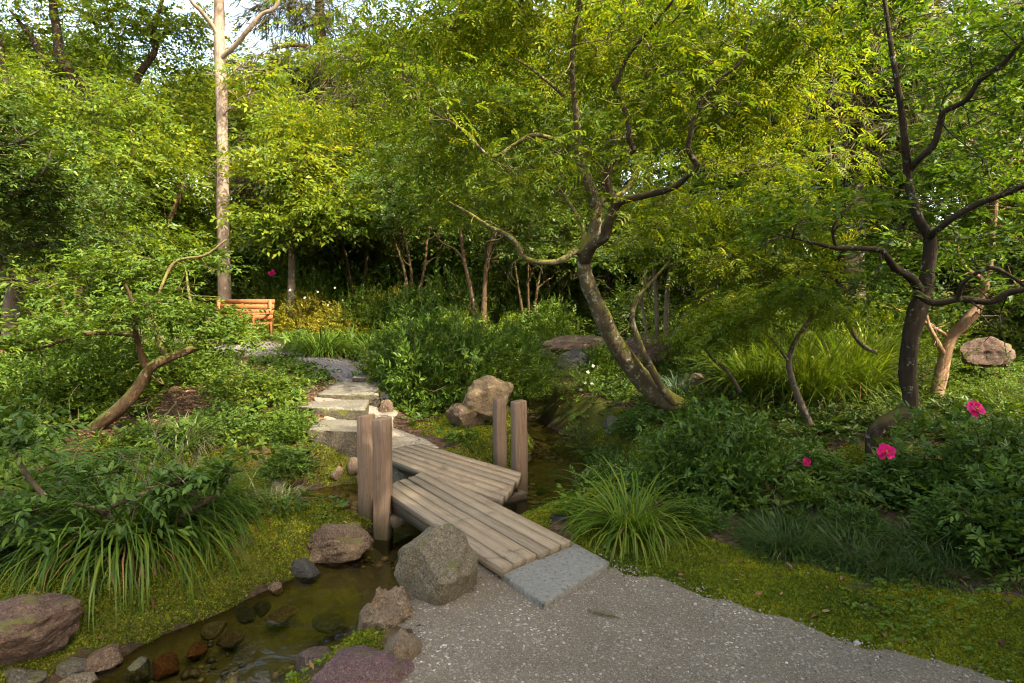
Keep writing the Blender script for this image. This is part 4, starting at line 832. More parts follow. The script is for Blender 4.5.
# ---- background trees with dark curving limbs (upper left)
def bgt(px, py, d, label, lines, pads, temps, lm, bk, name='background_tree', group='trees at the back of the garden', kw=dict(tilt=.6), tw=.014):
    g = D(px, py, d); g[2] = Hs(g[0], g[1]) - .1
    return plant(name, g, label, 'tree', lines, pads, temps, lm, bk, group, sides=9, seedtw=tw, sc_kw=kw, twiggy=1.2, tws=2.2)
bgt(100, 320, 19, 'background tree with dark curving limbs against the sky at upper left',
    [(L3([(105, 330, 19), (104, 250, 19), (100, 160, 19), (90, 98, 18.8), (77, 80, 18.6), (60, 58, 18.4), (57, 30, 18.2), (53, 5, 18), (50, -60, 17.8)]), (.26, .24, .22, .19, .17, .15, .12, .1, .05)),
     (L3([(95, 110, 18.9), (70, 92, 18.8), (45, 62, 18.6), (32, 38, 18.5), (10, 10, 18.4)]), (.12, .11, .1, .08, .04)),
     (L3([(104, 180, 19), (130, 100, 18.8), (140, 74, 18.6), (155, 52, 18.4), (153, 34, 18.2), (165, -10, 18)]), (.13, .12, .1, .09, .08, .04)),
     (L3([(102, 200, 19), (60, 170, 18.8), (20, 120, 18.6), (8, 90, 18.4), (0, 40, 18)]), (.13, .12, .1, .09, .05))],
    [pd(50, -20, 18, 2.0, 1.6, .6, 24, 22, .45), pd(140, 20, 18.2, 1.6, 1.4, .7, 24, 22, .42), pd(15, 20, 18.4, 1.2, 1.2, .5, 11, 20, .4), pd(170, 110, 18.4, 1.4, 1.2, .7, 22, 22, .42), pd(120, 150, 17.5, 1.6, 1.3, .7, 30, 24, .42), pd(50, 150, 18.2, 1.6, 1.2, .5, 22, 22, .42), pd(180, 30, 18.5, 1.1, 1, .6, 14, 22, .4), pd(10, 185, 18.5, 1.4, 1.2, .6, 18, 22, .42), pd(85, 75, 18.8, .9, .8, .35, 6, 18, .35), pd(30, 50, 18.9, 1.4, .8, .6, 14, 18, .42), pd(185, 75, 18.9, 1.0, .8, .6, 12, 18, .42), pd(60, 110, 18.9, 1.2, .8, .3, 10, 18, .4), pd(100, 20, 18.9, 1.0, .8, .3, 8, 18, .4), pd(110, 55, 19, 1.2, .8, .4, 8, 16, .4)], FAR, 'forestlight', 'dark')
bgt(150, 330, 15.5, 'broad yellow green background tree left of the tall pale trunk',
    [(L3([(150, 335, 15.5), (148, 280, 15.5), (140, 220, 15.4), (135, 170, 15.3), (130, 120, 15.2)]), (.13, .12, .1, .07, .03)),
     (L3([(147, 270, 15.5), (170, 220, 15.2), (185, 180, 15)]), (.08, .06, .03)), (L3([(147, 260, 15.5), (110, 210, 15.2), (85, 180, 15)]), (.08, .06, .03))],
    [pd(135, 165, 15, 1.5, 1.2, .8, 40, 24, .38), pd(95, 205, 15, 1.3, 1.1, .6, 30, 24, .38), pd(170, 205, 16.4, 1.1, .8, .7, 28, 24, .36), pd(140, 240, 14.6, 1.5, 1.2, .4, 28, 24, .36), pd(60, 240, 15, 1.3, 1.1, .4, 22, 24, .38), pd(120, 110, 15.4, 1.0, .9, .5, 16, 22, .36), pd(200, 240, 16.6, .9, .7, .4, 14, 22, .34)], FARL, 'forestlight', 'brown')
bgt(318, 300, 19, 'dark drooping needle leaved tree between the pale trunk and the canopy',
    [(L3([(330, 310, 19), (330, 200, 19), (325, 100, 19), (320, 20, 19), (318, -80, 19)]), (.26, .23, .19, .14, .07)),
     (L3([(325, 110, 19), (300, 130, 18.6), (280, 155, 18.2), (260, 170, 18)]), (.08, .07, .05, .02)), (L3([(322, 50, 19), (295, 45, 18.7), (270, 50, 18.4)]), (.08, .06, .03)), (L3([(325, 90, 19), (350, 100, 18.6), (380, 120, 18.2)]), (.08, .06, .03))],
    [pd(330, 150, 18.5, 1.9, 1.2, .5, 26, 22, .4), pd(310, 60, 18.5, 1.7, 1.2, .5, 20, 22, .4), pd(270, 170, 18, 1.3, 1.0, .5, 18, 22, .38), pd(360, 100, 18.4, 1.5, 1.1, .5, 18, 22, .4), pd(300, 10, 18.8, 1.6, 1.2, .5, 16, 22, .4), pd(340, -50, 19, 2.0, 1.5, .8, 20, 22, .5)], NEED, 'needle', 'brown', kw=dict(hang=.35, tilt=.8))
bgt(850, 300, 11.56, 'dark drooping needle leaved tree behind the small trees at upper right',
    [(L3([(850, 310, 11.56), (852, 200, 11.56), (865, 110, 11.56), (880, 40, 11.56), (890, -80, 11.56)]), (.24, .22, .19, .14, .06)),
     (L3([(868, 100, 11.56), (850, 60, 11.29), (835, 40, 11.02), (815, 30, 10.88)]), (.09, .07, .05, .02)), (L3([(862, 130, 11.56), (890, 100, 11.36), (920, 90, 11.15)]), (.09, .07, .03)), (L3([(858, 165, 11.56), (884, 155, 11.36), (905, 130, 11.22)]), (.07, .06, .03))],
    [pd(865, 60, 11.29, 0.94, 0.79, .6, 22, 26, .36), pd(900, 30, 11.29, 0.94, 0.79, .6, 18, 26, .38), pd(840, 110, 11.29, 1.1, 1.0, .4, 10.88, 22, .34), pd(880, 130, 11.15, .9, .9, .25, 9, 20, .3), pd(930, 95, 11.29, .9, .9, .3, 9, 20, .32), pd(870, -60, 11.56, 1.44, 1.15, .9, 20, 26, .5)], NEED, 'needle', 'dark', kw=dict(hang=.3, tilt=.8))
bgt(285, 290, 14.5, 'light green background tree right of the tall pale trunk',
    [(L3([(290, 320, 14.5), (292, 260, 14.5), (285, 200, 14.3), (275, 150, 14.1)]), (.10, .09, .06, .03)), (L3([(292, 240, 14.5), (320, 200, 14), (340, 180, 13.8)]), (.06, .04, .02))],
    [pd(298, 165, 14.1, .9, .9, .5, 22, 24, .3), pd(288, 215, 14, .75, .8, .45, 17, 24, .28), pd(325, 205, 14, 1.0, .8, .35, 18, 24, .32), pd(282, 130, 14.6, .5, .6, .5, 10, 22, .28), pd(312, 120, 14.3, .9, .8, .3, 12, 22, .32), pd(345, 215, 13.8, .8, .7, .25, 12, 22, .3)], FARL, 'forestlight', 'grey')

# ---------------------------------------------------------------- forest prototypes and their copies
def forest_proto(kind, h, cr, low, npads, lm, bk, temps, kw):
    st = np.array([[0, 0, -.2], [.1, .05, h * .2], [-.1, .15, h * .45], [.1, 0, h * .7], [0, .1, h * .95]]) + rng.normal(size=(5, 3)) * .12 * A(1, 1, 0)
    lines = [(st, (.02 * h + .04, .016 * h + .03, .012 * h + .02, .08, .03))]; pads = []
    for i in range(npads):
        t = rng.random() ** .8; z = h * (low + (1 - low) * t); az = i * 2.4 + rng.normal() * .4; rr = cr * (1 - .65 * max(0, t - .25) / .75) * rng.uniform(.45, 1)
        c = A(math.cos(az) * rr, math.sin(az) * rr, z); pads.append((c, (cr * .42, cr * .42, h * .055 + .2), 15, 20, .40))
        if i % 2 == 0:
            k = st[np.argmin(abs(st[:, 2] - (z - .12 * h)))]; lines.append((bend_twig(k, c, .15, 4, -.05), (.07, .05, .02)))
    return plant('forest_tree', (0, 0, 0), 'x', 'tree', lines, pads, temps, lm, bk, 'trees of the woodland behind the garden', sides=8, seedtw=.016, sc_kw=kw, twiggy=0)
FT = [forest_proto(0, 9.5, 3.0, .16, 20, 'forest', 'dark', FAR, dict(tilt=.6)),
      forest_proto(1, 8.5, 2.8, .20, 18, 'forestlight', 'grey', FARL, dict(tilt=.55)),
      forest_proto(2, 11, 2.6, .12, 22, 'forest', 'brown', FAR, dict(tilt=.7)),
      forest_proto(3, 6.5, 2.4, .12, 16, 'dark', 'dark', FAR, dict(tilt=.6))]
def stem_proto():
    lines = []; pads = []
    for i, (az, ln_) in enumerate(((.3, .5), (2.4, .7), (4.3, .6))):
        c, s_ = math.cos(az), math.sin(az); q = np.array([[c * .06, s_ * .06, -.2], [c * .16, s_ * .16, .8], [c * .3 + .05, s_ * .3, 1.7], [c * ln_, s_ * ln_, 2.7], [c * ln_ * 1.6, s_ * ln_ * 1.6, 3.7]]) + rng.normal(size=(5, 3)) * .05
        lines.append((q, (.05, .042, .034, .024, .012))); pads += [(q[4], (.7, .7, .35), 14, 20, .3), (q[3] + A(c * .5, s_ * .5, .1), (.6, .6, .25), 10, 20, .28)]
        lines.append((bend_twig(q[2], q[2] + A(c * .7, s_ * .7, .7), .2, 4), (.025, .018, .008)))
    return plant('understory_tree', (0, 0, 0), 'x', 'tree', lines, pads, [sprig(6, .22, .09, .04, True), rosette(6, .09, .04, .25, True)], 'dark', 'brown', 'bare stemmed understory trees in the shaded centre', sides=7, seedtw=.008, sc_kw=dict(tilt=.5))
US = [stem_proto()]
used = set()
def place(protos, k, x, y, s, rz, label, group=None, zs=1.0, z=None, sink=.05):
    p = protos[k]; key = (p.name); o = p if key not in used else copy_tree(p); used.add(key)
    o.location = (x, y, (Hs(x, y) if z is None else z) - sink); o.rotation_euler = (0, 0, rz); o.scale = (s, s, s * zs); o['label'] = label
    if group: o['group'] = group
    return o
def at(px, d): return ((px - 512) / FPX * d, d)
for (k, px, d, s, rz, lb) in [
    (0, 400, 24, 1.1, .3, 'dark woodland tree in the shaded centre behind the round green bush'),
    (3, 455, 17.5, 1.0, 1.3, 'small dark woodland tree behind the big dark rhododendron'),
    (2, 500, 22, 1.05, 2.2, 'tall dark woodland tree behind the middle of the bridge'),
    (1, 560, 18, 1.0, .8, 'light green woodland tree behind the mossy trunk'),
    (0, 640, 21, 1.1, 4.1, 'dense woodland tree behind the slender many stemmed tree'),
    (3, 600, 15, .85, 3.3, 'low dark woodland tree above the pinkish ledge rock'),
    (1, 720, 17, 1.05, 5.0, 'yellow green woodland tree right of the slender stems'),
    (2, 780, 23, 1.0, .1, 'tall dark woodland tree behind the drooping needle tree'),
    (3, 745, 13.5, .75, .6, 'low dark woodland tree behind the long bright grass'),
    (1, 960, 16, .95, 2.6, 'light green woodland tree behind the crooked pink bark'),
    (0, 1050, 18, 1.0, 1.0, 'dense woodland tree at the right edge of the view'),
    (3, 900, 13, .72, 2.0, 'low dark woodland tree behind the dark crooked trunk'),
    (3, 1010, 12, .62, 5.2, 'low dark woodland tree above the shaded pink grey boulder'),
    (2, -40, 20, .95, 3.0, 'tall dark woodland tree at the left edge of the view'),
    (3, 40, 17, .8, 4.4, 'small dark woodland tree behind the grey forked trunk'),
    (1, -60, 13, .8, 1.1, 'light green woodland tree just outside the left edge'),
    (0, 215, 26, .95, 5.6, 'dense woodland tree far behind the bench'),
    (2, 290, 27, .95, .9, 'tall dark woodland tree far behind the yellow shrubs'),
    (3, 345, 18, .95, 2.9, 'small dark woodland tree behind the bright yellow shrubs'),
    (3, 255, 21, .8, .2, 'small dark woodland tree right of the pale trunk'),
    (0, 110, 27, 1.15, 2.4, 'dense woodland tree far behind the broad yellow green tree'),
    (2, 570, 29, 1.2, 4.9, 'tallest woodland tree far behind the pond'),
    (0, 700, 30, 1.1, .4, 'far woodland tree behind the yellow green one'),
    (1, 860, 27, .8, 3.6, 'far light woodland tree seen under the drooping needles'),
    (0, 980, 28, .8, 4.0, 'far dark woodland tree behind the right hand trees'),
    (2, 440, 32, 1.2, 1.9, 'far tall woodland tree behind the dark centre'),
    (0, 5, 30, 1.3, 4.7, 'far woodland tree at the upper left sky gap'),
    (1, 60, 24, 1.15, .3, 'light woodland tree filling the gap behind the dark curving limbs'),
    (1, 255, 24, 1.2, 3.3, 'light woodland tree right behind the fork of the tall pale trunk'),
    (0, 455, 23, 1.0, 2.7, 'dense woodland tree closing the dark centre behind the rhododendron'),
    (2, 480, 27, 1.1, 5.7, 'tall woodland tree behind the dense one in the dark centre'),
    (1, 425, 19, .8, 4.3, 'light woodland tree rising left of the mossy trunk'),
    (0, 800, 19, .85, 2.5, 'dense woodland tree behind the loose shrubs at right'),
    (0, 620, 26, 1.2, 1.4, 'dense far woodland tree above the slender stems'),
    (2, 880, 24, .7, 5.0, 'tall narrow woodland tree under the drooping needles'),
    (0, 165, 23, .75, 1.2, 'dense woodland tree left of the tall pale trunk'),
    (0, 1150, 14, 1.0, 2.2, 'dense woodland tree beyond the right edge of the view'),
    (1, 1330, 11.5, .95, .6, 'light woodland tree well beyond the right edge'),
    (2, 1120, 20, 1.0, 3.5, 'tall woodland tree behind the one beyond the right edge'),
    (3, 1290, 9.0, .95, 4.8, 'low dark woodland tree out of view to the right of the pond'),
    (0, -190, 15, 1.0, 1.7, 'dense woodland tree beyond the left edge of the view'),
    (3, -240, 10, .95, 3.1, 'low dark woodland tree beyond the left edge'),
    (1, 340, 34, 1.1, 3.9, 'far light woodland tree behind the needle leaved tree')]:
    place(FT, k, *at(px, d), s, rz, lb)
for (px, d, s, rz, lb) in [(412, 14.5, 1.0, .2, 'bare stemmed understory tree behind the round lime bush'), (482, 12.4, 1.1, 2.9, 'bare stemmed understory tree left of the arching limb of the mossy tree'),
                       (528, 13.2, .75, 4.4, 'bare stemmed understory tree below the arching limb of the mossy tree'), (360, 16, 1.1, 5.3, 'bare stemmed understory tree behind the golden shrubs'), (556, 15, .8, .9, 'bare stemmed understory tree behind the dark hollow'), (75, 11.5, .8, 3.7, 'bare stemmed understory tree behind the flat leafy layers')]:
    place(US, 0, *at(px, d), s, rz, lb)
# trees behind the viewer that shade the foreground
for (k, x, y, s, rz, lb) in [(0, 6.4, -.5, .92, .5, 'dense tree beside the viewer to the right'), (2, 4.6, -3.6, .98, 2.0, 'tall tree behind the viewer'), (1, 8.6, .4, .9, 1.0, 'light tree out of view at the right'), (3, 5.6, -2.0, 1.05, 2.6, 'dark tree out of view between the other trees behind the viewer'),
                             (1, -4.8, -3.6, .9, 4.0, 'light tree behind the viewer to the left'), (0, 10.5, -3.2, .95, 3.0, 'dense tree out of view at far right'), (3, 3.4, -2.2, 1.12, 4.0, 'dark tree just behind the viewer')]:
    place(FT, k, x, y, s, rz, lb)

# ---------------------------------------------------------------- shrubs
def shrub_proto(name, cat, label, rx, h, npos, temps, lm, bk, tilt=.4, up=.35, stems=9, rough=.28, group=None, sz=(.8, 1.25), base=.1):
    r = empty(name, (0, 0, 0), label, cat, group)
    u = norm(rng.normal(size=(npos, 3)) * A(1, 1, .9)); u[:, 2] = abs(u[:, 2]) * 1.05 - .08
    k = vnoise(u[:, 0] * 3 + 50, u[:, 1] * 3 + u[:, 2] * 2.3, int(rng.integers(99))) + .5 * vnoise(u[:, 0] * 7, u[:, 1] * 7 + u[:, 2] * 5, 5)
    rad = (1 + rough * 1.6 * k) * (1 - .55 * rng.random(npos) ** 2.2)
    P = u * rad[:, None] * A(rx, rx, h); P[:, 2] = np.maximum(P[:, 2], 0) + base * h * rng.random(npos)
    d = norm(u * A(1, 1, .5) + rng.normal(size=u.shape) * .45 + A(0, 0, up)); n = A(0, 0, 1) * .8 + u * .5 + tilt * rng.normal(size=u.shape)
    a = Acc(); instance(a, temps, P, d, n, rng.uniform(*sz, npos))
    t = Acc()
    for i in range(stems):
        az = i * 2.4; e = u[rng.integers(npos)] * A(rx, rx, h) * .85; e[2] = max(e[2], h * .35)
        b = A(math.cos(az), math.sin(az), 0) * rx * .12 * rng.random(); b[2] = -.05
        mid = (b + e) / 2 + rng.normal(size=3) * .06 * rx; tube(t, [b, mid, e], (.012 * h + .006, .008 * h + .004, .003), 5, 4)
        for _ in range(4):
            q = e + rng.normal(size=3) * A(rx, rx, h) * .22; tube(t, bend_twig(mid + (e - mid) * rng.random(), q, .2, 3), (.005, .004, .002), 4, 2)
    link('stem', t.mesh('stem', True), BK[bk], r); link('foliage', a.mesh('foliage'), LM[lm], r); return r
SH = dict(
    azalea=shrub_proto('azalea_bush', 'bush', '', .62, .72, 1050, AZ, 'azalea', 'dark', rough=.4),
    rhodo=shrub_proto('rhododendron_bush', 'bush', '', 1.0, 1.05, 1500, RH, 'rhodo', 'dark', rough=.4),
    yellow=shrub_proto('golden_shrub', 'shrub', '', .8, .9, 1300, [sprig(7, .18, .06, .026, True), rosette(6, .07, .03, .4, True)], 'yellow', 'grey', rough=.4),
    lime=shrub_proto('round_bush', 'bush', '', .75, .62, 1700, [rosette(7, .06, .026, .45, True), sprig(6, .13, .055, .024, True)], 'lime', 'dark', rough=.2),
    broad=shrub_proto('leafy_shrub', 'shrub', '', .75, .75, 1200, [sprig(7, .16, .07, .034), rosette(6, .07, .032, .2), sprig(6, .14, .06, .03)], 'pad', 'brown', rough=.45),
    under=shrub_proto('evergreen_shrub', 'shrub', '', 1.1, 1.3, 1500, [sprig(7, .26, .09, .04, True), rosette(6, .10, .045, .25, True)], 'dark', 'dark', rough=.45),
    loose=shrub_proto('loose_shrub', 'shrub', '', .9, 1.1, 650, [sprig(8, .22, .06, .028, True), pinnate(5, .2, .055, .02, .3, True)], 'pad', 'grey', rough=.6, stems=16),
)
for p in SH.values(): p['group'] = {'azalea': 'azalea bushes in the garden', 'rhodo': 'rhododendron bushes in the garden', 'yellow': 'golden shrubs near the bench', 'lime': 'clipped bright bushes', 'broad': 'leafy shrubs on the banks',
                                    'under': 'dark evergreen shrubs under the trees', 'loose': 'loose open shrubs'}[[k for k, v in SH.items() if v is p][0]]
def shr(k, px, d, s, zs, rz, lb):
    x, y = at(px, d); return place(SH, k, x, y, s, rz, lb, None, zs)
AZR = {}
for row in [
    ('rhodo', 440, 8.0, .78, 1.35, .4, 'big dark rhododendron right of the stone steps'),
    ('rhodo', 402, 8.9, .6, 1.25, 2.0, 'dark rhododendron directly beside the third step'),
    ('rhodo', 500, 8.9, .75, 1.1, 3.1, 'rhododendron behind the sunlit tan boulder'),
    ('loose', 475, 8.2, .75, 1.15, .4, 'loose twiggy shrub rising above the big dark rhododendron'),
    ('rhodo', 300, 17, 1.0, 1.2, 1.0, 'rhododendron with a red flower behind the golden shrubs'),
    ('yellow', 300, 14.5, .95, 1.0, .2, 'golden shrub with white flecks right of the bench'),
    ('yellow', 345, 13.8, .8, .9, 2.2, 'golden shrub left of the round lime bush'),
    ('yellow', 268, 15.4, .8, 1.0, 4.0, 'yellow shrub touching the right end of the bench'),
    ('lime', 402, 11.2, .72, 1.5, .6, 'round bright lime bush in sunlight left of the big dark rhododendron'),
    ('lime', 465, 12.5, 1.0, 1.2, 2.6, 'sunlit green bush behind the big dark rhododendron'),
    ('lime', 520, 13, .9, 1.2, 1.2, 'green bush in front of the dark wood behind the pond'),
    ('broad', 95, 6.9, .85, .95, .5, 'leafy bright green shrub under the slanting brown trunk'),
    ('broad', 180, 7.6, .75, .8, 2.4, 'leafy shrub right of the slanting brown trunk'),
    ('broad', 250, 7.2, .62, .75, 3.6, 'leafy shrub left of the lowest stone step'),
    ('broad', 35, 6.2, .75, 1.0, 4.1, 'leafy shrub at the left edge below the flat leafy layers'),
    ('broad', 278, 6.3, .42, .8, 1.2, 'small leafy shrub hiding the left end of the steps'),
    ('broad', 150, 9.5, .9, .8, 5.0, 'leafy shrub behind the slanting brown trunk'),
    ('broad', 60, 10.5, 1.0, .9, .9, 'leafy shrub behind the grey forked trunk'),
    ('broad', 229, 12.6, .78, .9, .9, 'leafy shrub covering the lower half of the bench'),
    ('yellow', 45, 13, .9, 1.3, 1.6, 'yellowish shrub between the trunks at far left'),
    ('under', 200, 17, 1.1, 1.0, .2, 'dark evergreen shrub behind the bench'),
    ('under', 345, 18, 1.1, 1.0, 1.2, 'dark evergreen shrub behind the golden shrubs'),
    ('under', 575, 15, .8, .8, 3.2, 'dark evergreen shrub behind the leaning mossy trunk'),
    ('under', 640, 13, .9, 1.0, 5.2, 'dark evergreen shrub behind the pinkish boulder'),
    ('under', 745, 11.8, .9, 1.2, .7, 'dark evergreen shrub behind the long bright grass'),
    ('under', 850, 12.5, .9, 1.2, 1.7, 'dark evergreen shrub behind the dark trunked tree'),
    ('under', 905, 10.5, .9, 1.0, 3.7, 'dark evergreen shrub right of the dark crooked trunk'),
    ('under', 1000, 11, .9, 1.2, 2.7, 'dark evergreen shrub behind the shaded pink boulder'),
    ('under', 120, 16, 1.2, 1.0, 4.7, 'dark evergreen shrub behind the left shrubs'),
    ('under', 1120, 10.5, 1.1, 1.2, .9, 'dark evergreen shrub beyond the right edge'),
    ('under', 1075, 13.5, 1.2, 1.3, 2.9, 'dark evergreen shrub at the right edge of the view'),
    ('under', 1210, 8.0, .9, 1.1, 4.2, 'dark evergreen shrub out of view to the right'),
    ('under', 10, 12.5, 1.0, 1.0, 5.7, 'dark evergreen shrub at the far left edge'),
    ('under', 262, 20, 1.5, 1.3, .5, 'dark evergreen shrub far behind the right end of the bench'),
    ('under', 318, 22, 1.7, 1.3, 1.5, 'dark evergreen shrub far behind the golden shrubs'),
    ('under', 385, 21, 1.6, 1.3, 2.5, 'dark evergreen shrub far behind the lime bush'),
    ('under', 455, 20, 1.5, 1.4, 3.5, 'dark evergreen shrub in the deepest shade behind the rhododendron'),
    ('under', 205, 22, 1.6, 1.2, 4.5, 'dark evergreen shrub far behind the left end of the bench'),
    ('under', 590, 19, 1.6, 1.3, 5.5, 'dark evergreen shrub far behind the ledge rock'),
    ('under', 680, 18, 1.5, 1.3, .1, 'dark evergreen shrub far behind the slender stems'),
    ('yellow', 390, 15.5, .9, 1.2, 5.2, 'yellow green shrub in sunlight behind the lime bush'),
    ('lime', 445, 10.4, .7, .9, .3, 'sunlit lime bush peeping over the big dark rhododendron'),
    ('broad', 372, 14.2, 1.1, 1.2, 1.9, 'leafy green shrub behind the dark grass clump by the lime bush'),
    ('rhodo', 418, 14.0, .9, 1.2, .7, 'rhododendron in the shade between the bare stems'),
    ('broad', 455, 14.6, 1.2, 1.4, 3.2, 'leafy shrub among the bare stems in the shaded centre'),
    ('lime', 500, 11.3, .8, 1.1, 4.0, 'sunlit green bush left of the dark hollow'),
    ('broad', 545, 12.6, .9, 1.3, 5.2, 'leafy shrub behind the wide pinkish ledge'),
    ('broad', 505, 15.5, 1.3, 1.6, .4, 'tall leafy shrub in front of the dark wood'),
    ('broad', 325, 16.0, 1.2, 1.3, 2.8, 'leafy shrub just behind the golden shrubs'),
    ('rhodo', 600, 9.6, .42, 1.1, 3.6, 'rhododendron behind the leaning mossy trunk'),
    ('broad', 700, 11.4, .9, 1.2, 4.6, 'leafy shrub right of the slender stems'),
    ('rhodo', 345, 17.5, 1.35, 1.5, 1.1, 'tall rhododendron filling the shade behind the golden shrubs'),
    ('rhodo', 398, 17, 1.3, 1.5, 2.1, 'tall rhododendron behind the round lime bush'),
    ('rhodo', 452, 17.8, 1.5, 1.5, 3.1, 'tall rhododendron in the middle of the shaded centre'),
    ('rhodo', 512, 17, 1.3, 1.6, 4.1, 'tall rhododendron behind the sunlit bush left of the hollow'),
    ('rhodo', 568, 17.5, 1.4, 1.5, 5.1, 'tall rhododendron far behind the leaning mossy trunk'),
    ('broad', 285, 17.8, 1.5, 1.7, .1, 'tall leafy shrub behind the right end of the bench'),
    ('loose', 588, 7.5, .34, .8, 1.7, 'small loose shrub on the mossy far bank of the pond'),
    ('azalea', 607, 6.7, .42, .9, 4.9, 'small azalea on the far bank of the pond near the leaning trunk'),
    ('loose', 1000, 7.3, .42, .8, 1.3, 'loose shrub just in front of the shaded pink grey boulder'),
    ('loose', 520, 9.6, .62, 1.1, 1.1, 'loose shrub with small leaves left of the leaning trunk'),
    ('loose', 575, 9.0, .42, .8, 2.1, 'low loose shrub with white blossoms before the dark hollow'),
    ('loose', 720, 9.2, .8, 1.0, 3.1, 'loose shrub right of the slender stems'),
    ('loose', 760, 10.3, .9, 1.2, 4.1, 'loose shrub behind the sapling'),
    ('loose', 900, 8.6, .8, 1.0, 5.1, 'loose shrub between the dark and the pink trunks'),
    ('loose', 1030, 7.4, .6, .7, .3, 'loose shrub in front of the shaded pink grey boulder'),
    ('azalea', 745, 4.7, .82, 1.15, .2, 'dense dark azalea in the right foreground beside the strappy clump'),
    ('azalea', 685, 5.0, .72, 1.1, 1.6, 'azalea growing behind the strappy clump by the pond'),
    ('azalea', 612, 5.5, .55, 1.0, 2.4, 'small azalea with upright shoots leaning over the pond'),
    ('azalea', 820, 5.0, .6, .7, 5.3, 'azalea with one fading pink flower left of the dark trunk'),
    ('azalea', 1000, 4.2, .95, .95, .4, 'large azalea with a pink flower at the right edge'),
    ('azalea', 925, 4.5, .8, .55, 2.9, 'azalea with a pink flower in front of the dark trunk'),
    ('azalea', 1040, 3.5, .8, .95, 4.6, 'azalea cut by the right edge of the picture'),
    ('azalea', 700, 4.15, .36, .9, 2.2, 'small azalea in front of the dense dark one, beside the mondo grass'),
    ('azalea', 868, 4.0, .34, .8, .6, 'small azalea rising out of the mondo grass below the pink flower'),
    ('azalea', 965, 3.7, .45, .9, 3.4, 'small azalea at the front of the large right hand one'),
    ('azalea', 640, 7.0, .5, .7, 3.9, 'azalea at the foot of the leaning mossy trunk'),
    ('azalea', 720, 6.9, .6, .7, .9, 'azalea right of the leaning trunk base'),
    ('azalea', -5, 5.0, .6, .8, 3.0, 'azalea at the left edge above the fern fronds'),
    ('azalea', 150, 5.6, .55, .6, 5.0, 'azalea between the fern and the pale striped clump'),
    ('azalea', 285, 5.85, .42, .75, .2, 'low azalea overhanging the backwater bank'),
    ('azalea', 205, 6.1, .6, .7, 4.2, 'azalea behind the pale striped clump'),
    ('azalea', -60, 3.3, .5, .8, 1.9, 'azalea cut by the left edge of the picture')]:
    AZR[row[6]] = shr(*row)

# flowers on the shrubs
def flower_mesh(rad, n=6, lm='petal'):
    a = Acc()
    for ring, (m, rr, el) in enumerate(((n, 1.0, .2), (3, .62, .8))):
        for i in range(m):
            az = (i + .5 * ring) * 2 * math.pi / m + rng.normal() * .12; e = el + rng.normal() * .28; W = rad * rr * .85; L = rad * rr
            V = A([0, 0, 0], [W * .35, L * .35, .03 * L], [W * .55, L * .75, .0], [W * .25, L * 1.0, -.08 * L], [0, L * .93, -.06 * L], [-W * .25, L * 1.0, -.1 * L], [-W * .55, L * .75, .0], [-W * .35, L * .35, .03 * L])
            put(a, (V, np.array([[0, 1, 2, 3], [0, 3, 4, 5], [0, 5, 6, 7]])), (0, 0, ring * .006), A(math.cos(az) * math.cos(e), math.sin(az) * math.cos(e), math.sin(e)), A(0, 0, 1))
    return a
def flower(host, px, py, d, rad, lb=None, lm='petal', n=6, face=(.1, -.8, .6)):
    """a bloom as a part of its bush"""
    p = D(px, py, d); c = link('flower', flower_mesh(rad, n).mesh('flower'), LM[lm], None); q = Vector(face).to_track_quat('Z', 'Y')
    bpy.context.view_layer.update(); c.parent = host; c.matrix_parent_inverse = host.matrix_world.inverted(); c.location = p; c.rotation_mode = 'QUATERNION'; c.rotation_quaternion = q
    s = Acc()
    for i in range(9):
        dd = norm(rng.normal(size=3) * .3 + A(0, 0, 1)); tube(s, [(0, 0, 0), dd * rad * .35], (.0016, .0022), 4, 1)
    k = link('stamen', s.mesh('stamen', True), LM['stamen'], c)
    t = Acc(); hz = Hs(p[0], p[1]); return c
bpy.context.view_layer.update()
flower(AZR['large azalea with a pink flower at the right edge'], 975, 409, 3.75, .058)
flower(AZR['azalea with a pink flower in front of the dark trunk'], 886, 452, 4.15, .062, face=(-.2, -.8, .5))
flower(AZR['azalea with one fading pink flower left of the dark trunk'], 807, 462, 4.45, .034, face=(-.5, -.7, .4))
flower(AZR['rhododendron with a red flower behind the golden shrubs'], 272, 273, 15.9, .10)
for (px, py) in ((585, 383), (592, 384), (588, 372), (593, 366), (581, 390)):
    flower(AZR['low loose shrub with white blossoms before the dark hollow'], px, py, 8.7, .026, lm='whitepetal', n=5)
for (px, py) in ((318, 292), (335, 288), (343, 300), (305, 298), (290, 290), (328, 305)):
    flower(AZR['golden shrub with white flecks right of the bench'], px, py, 13.8, .028, lm='whitepetal', n=5)

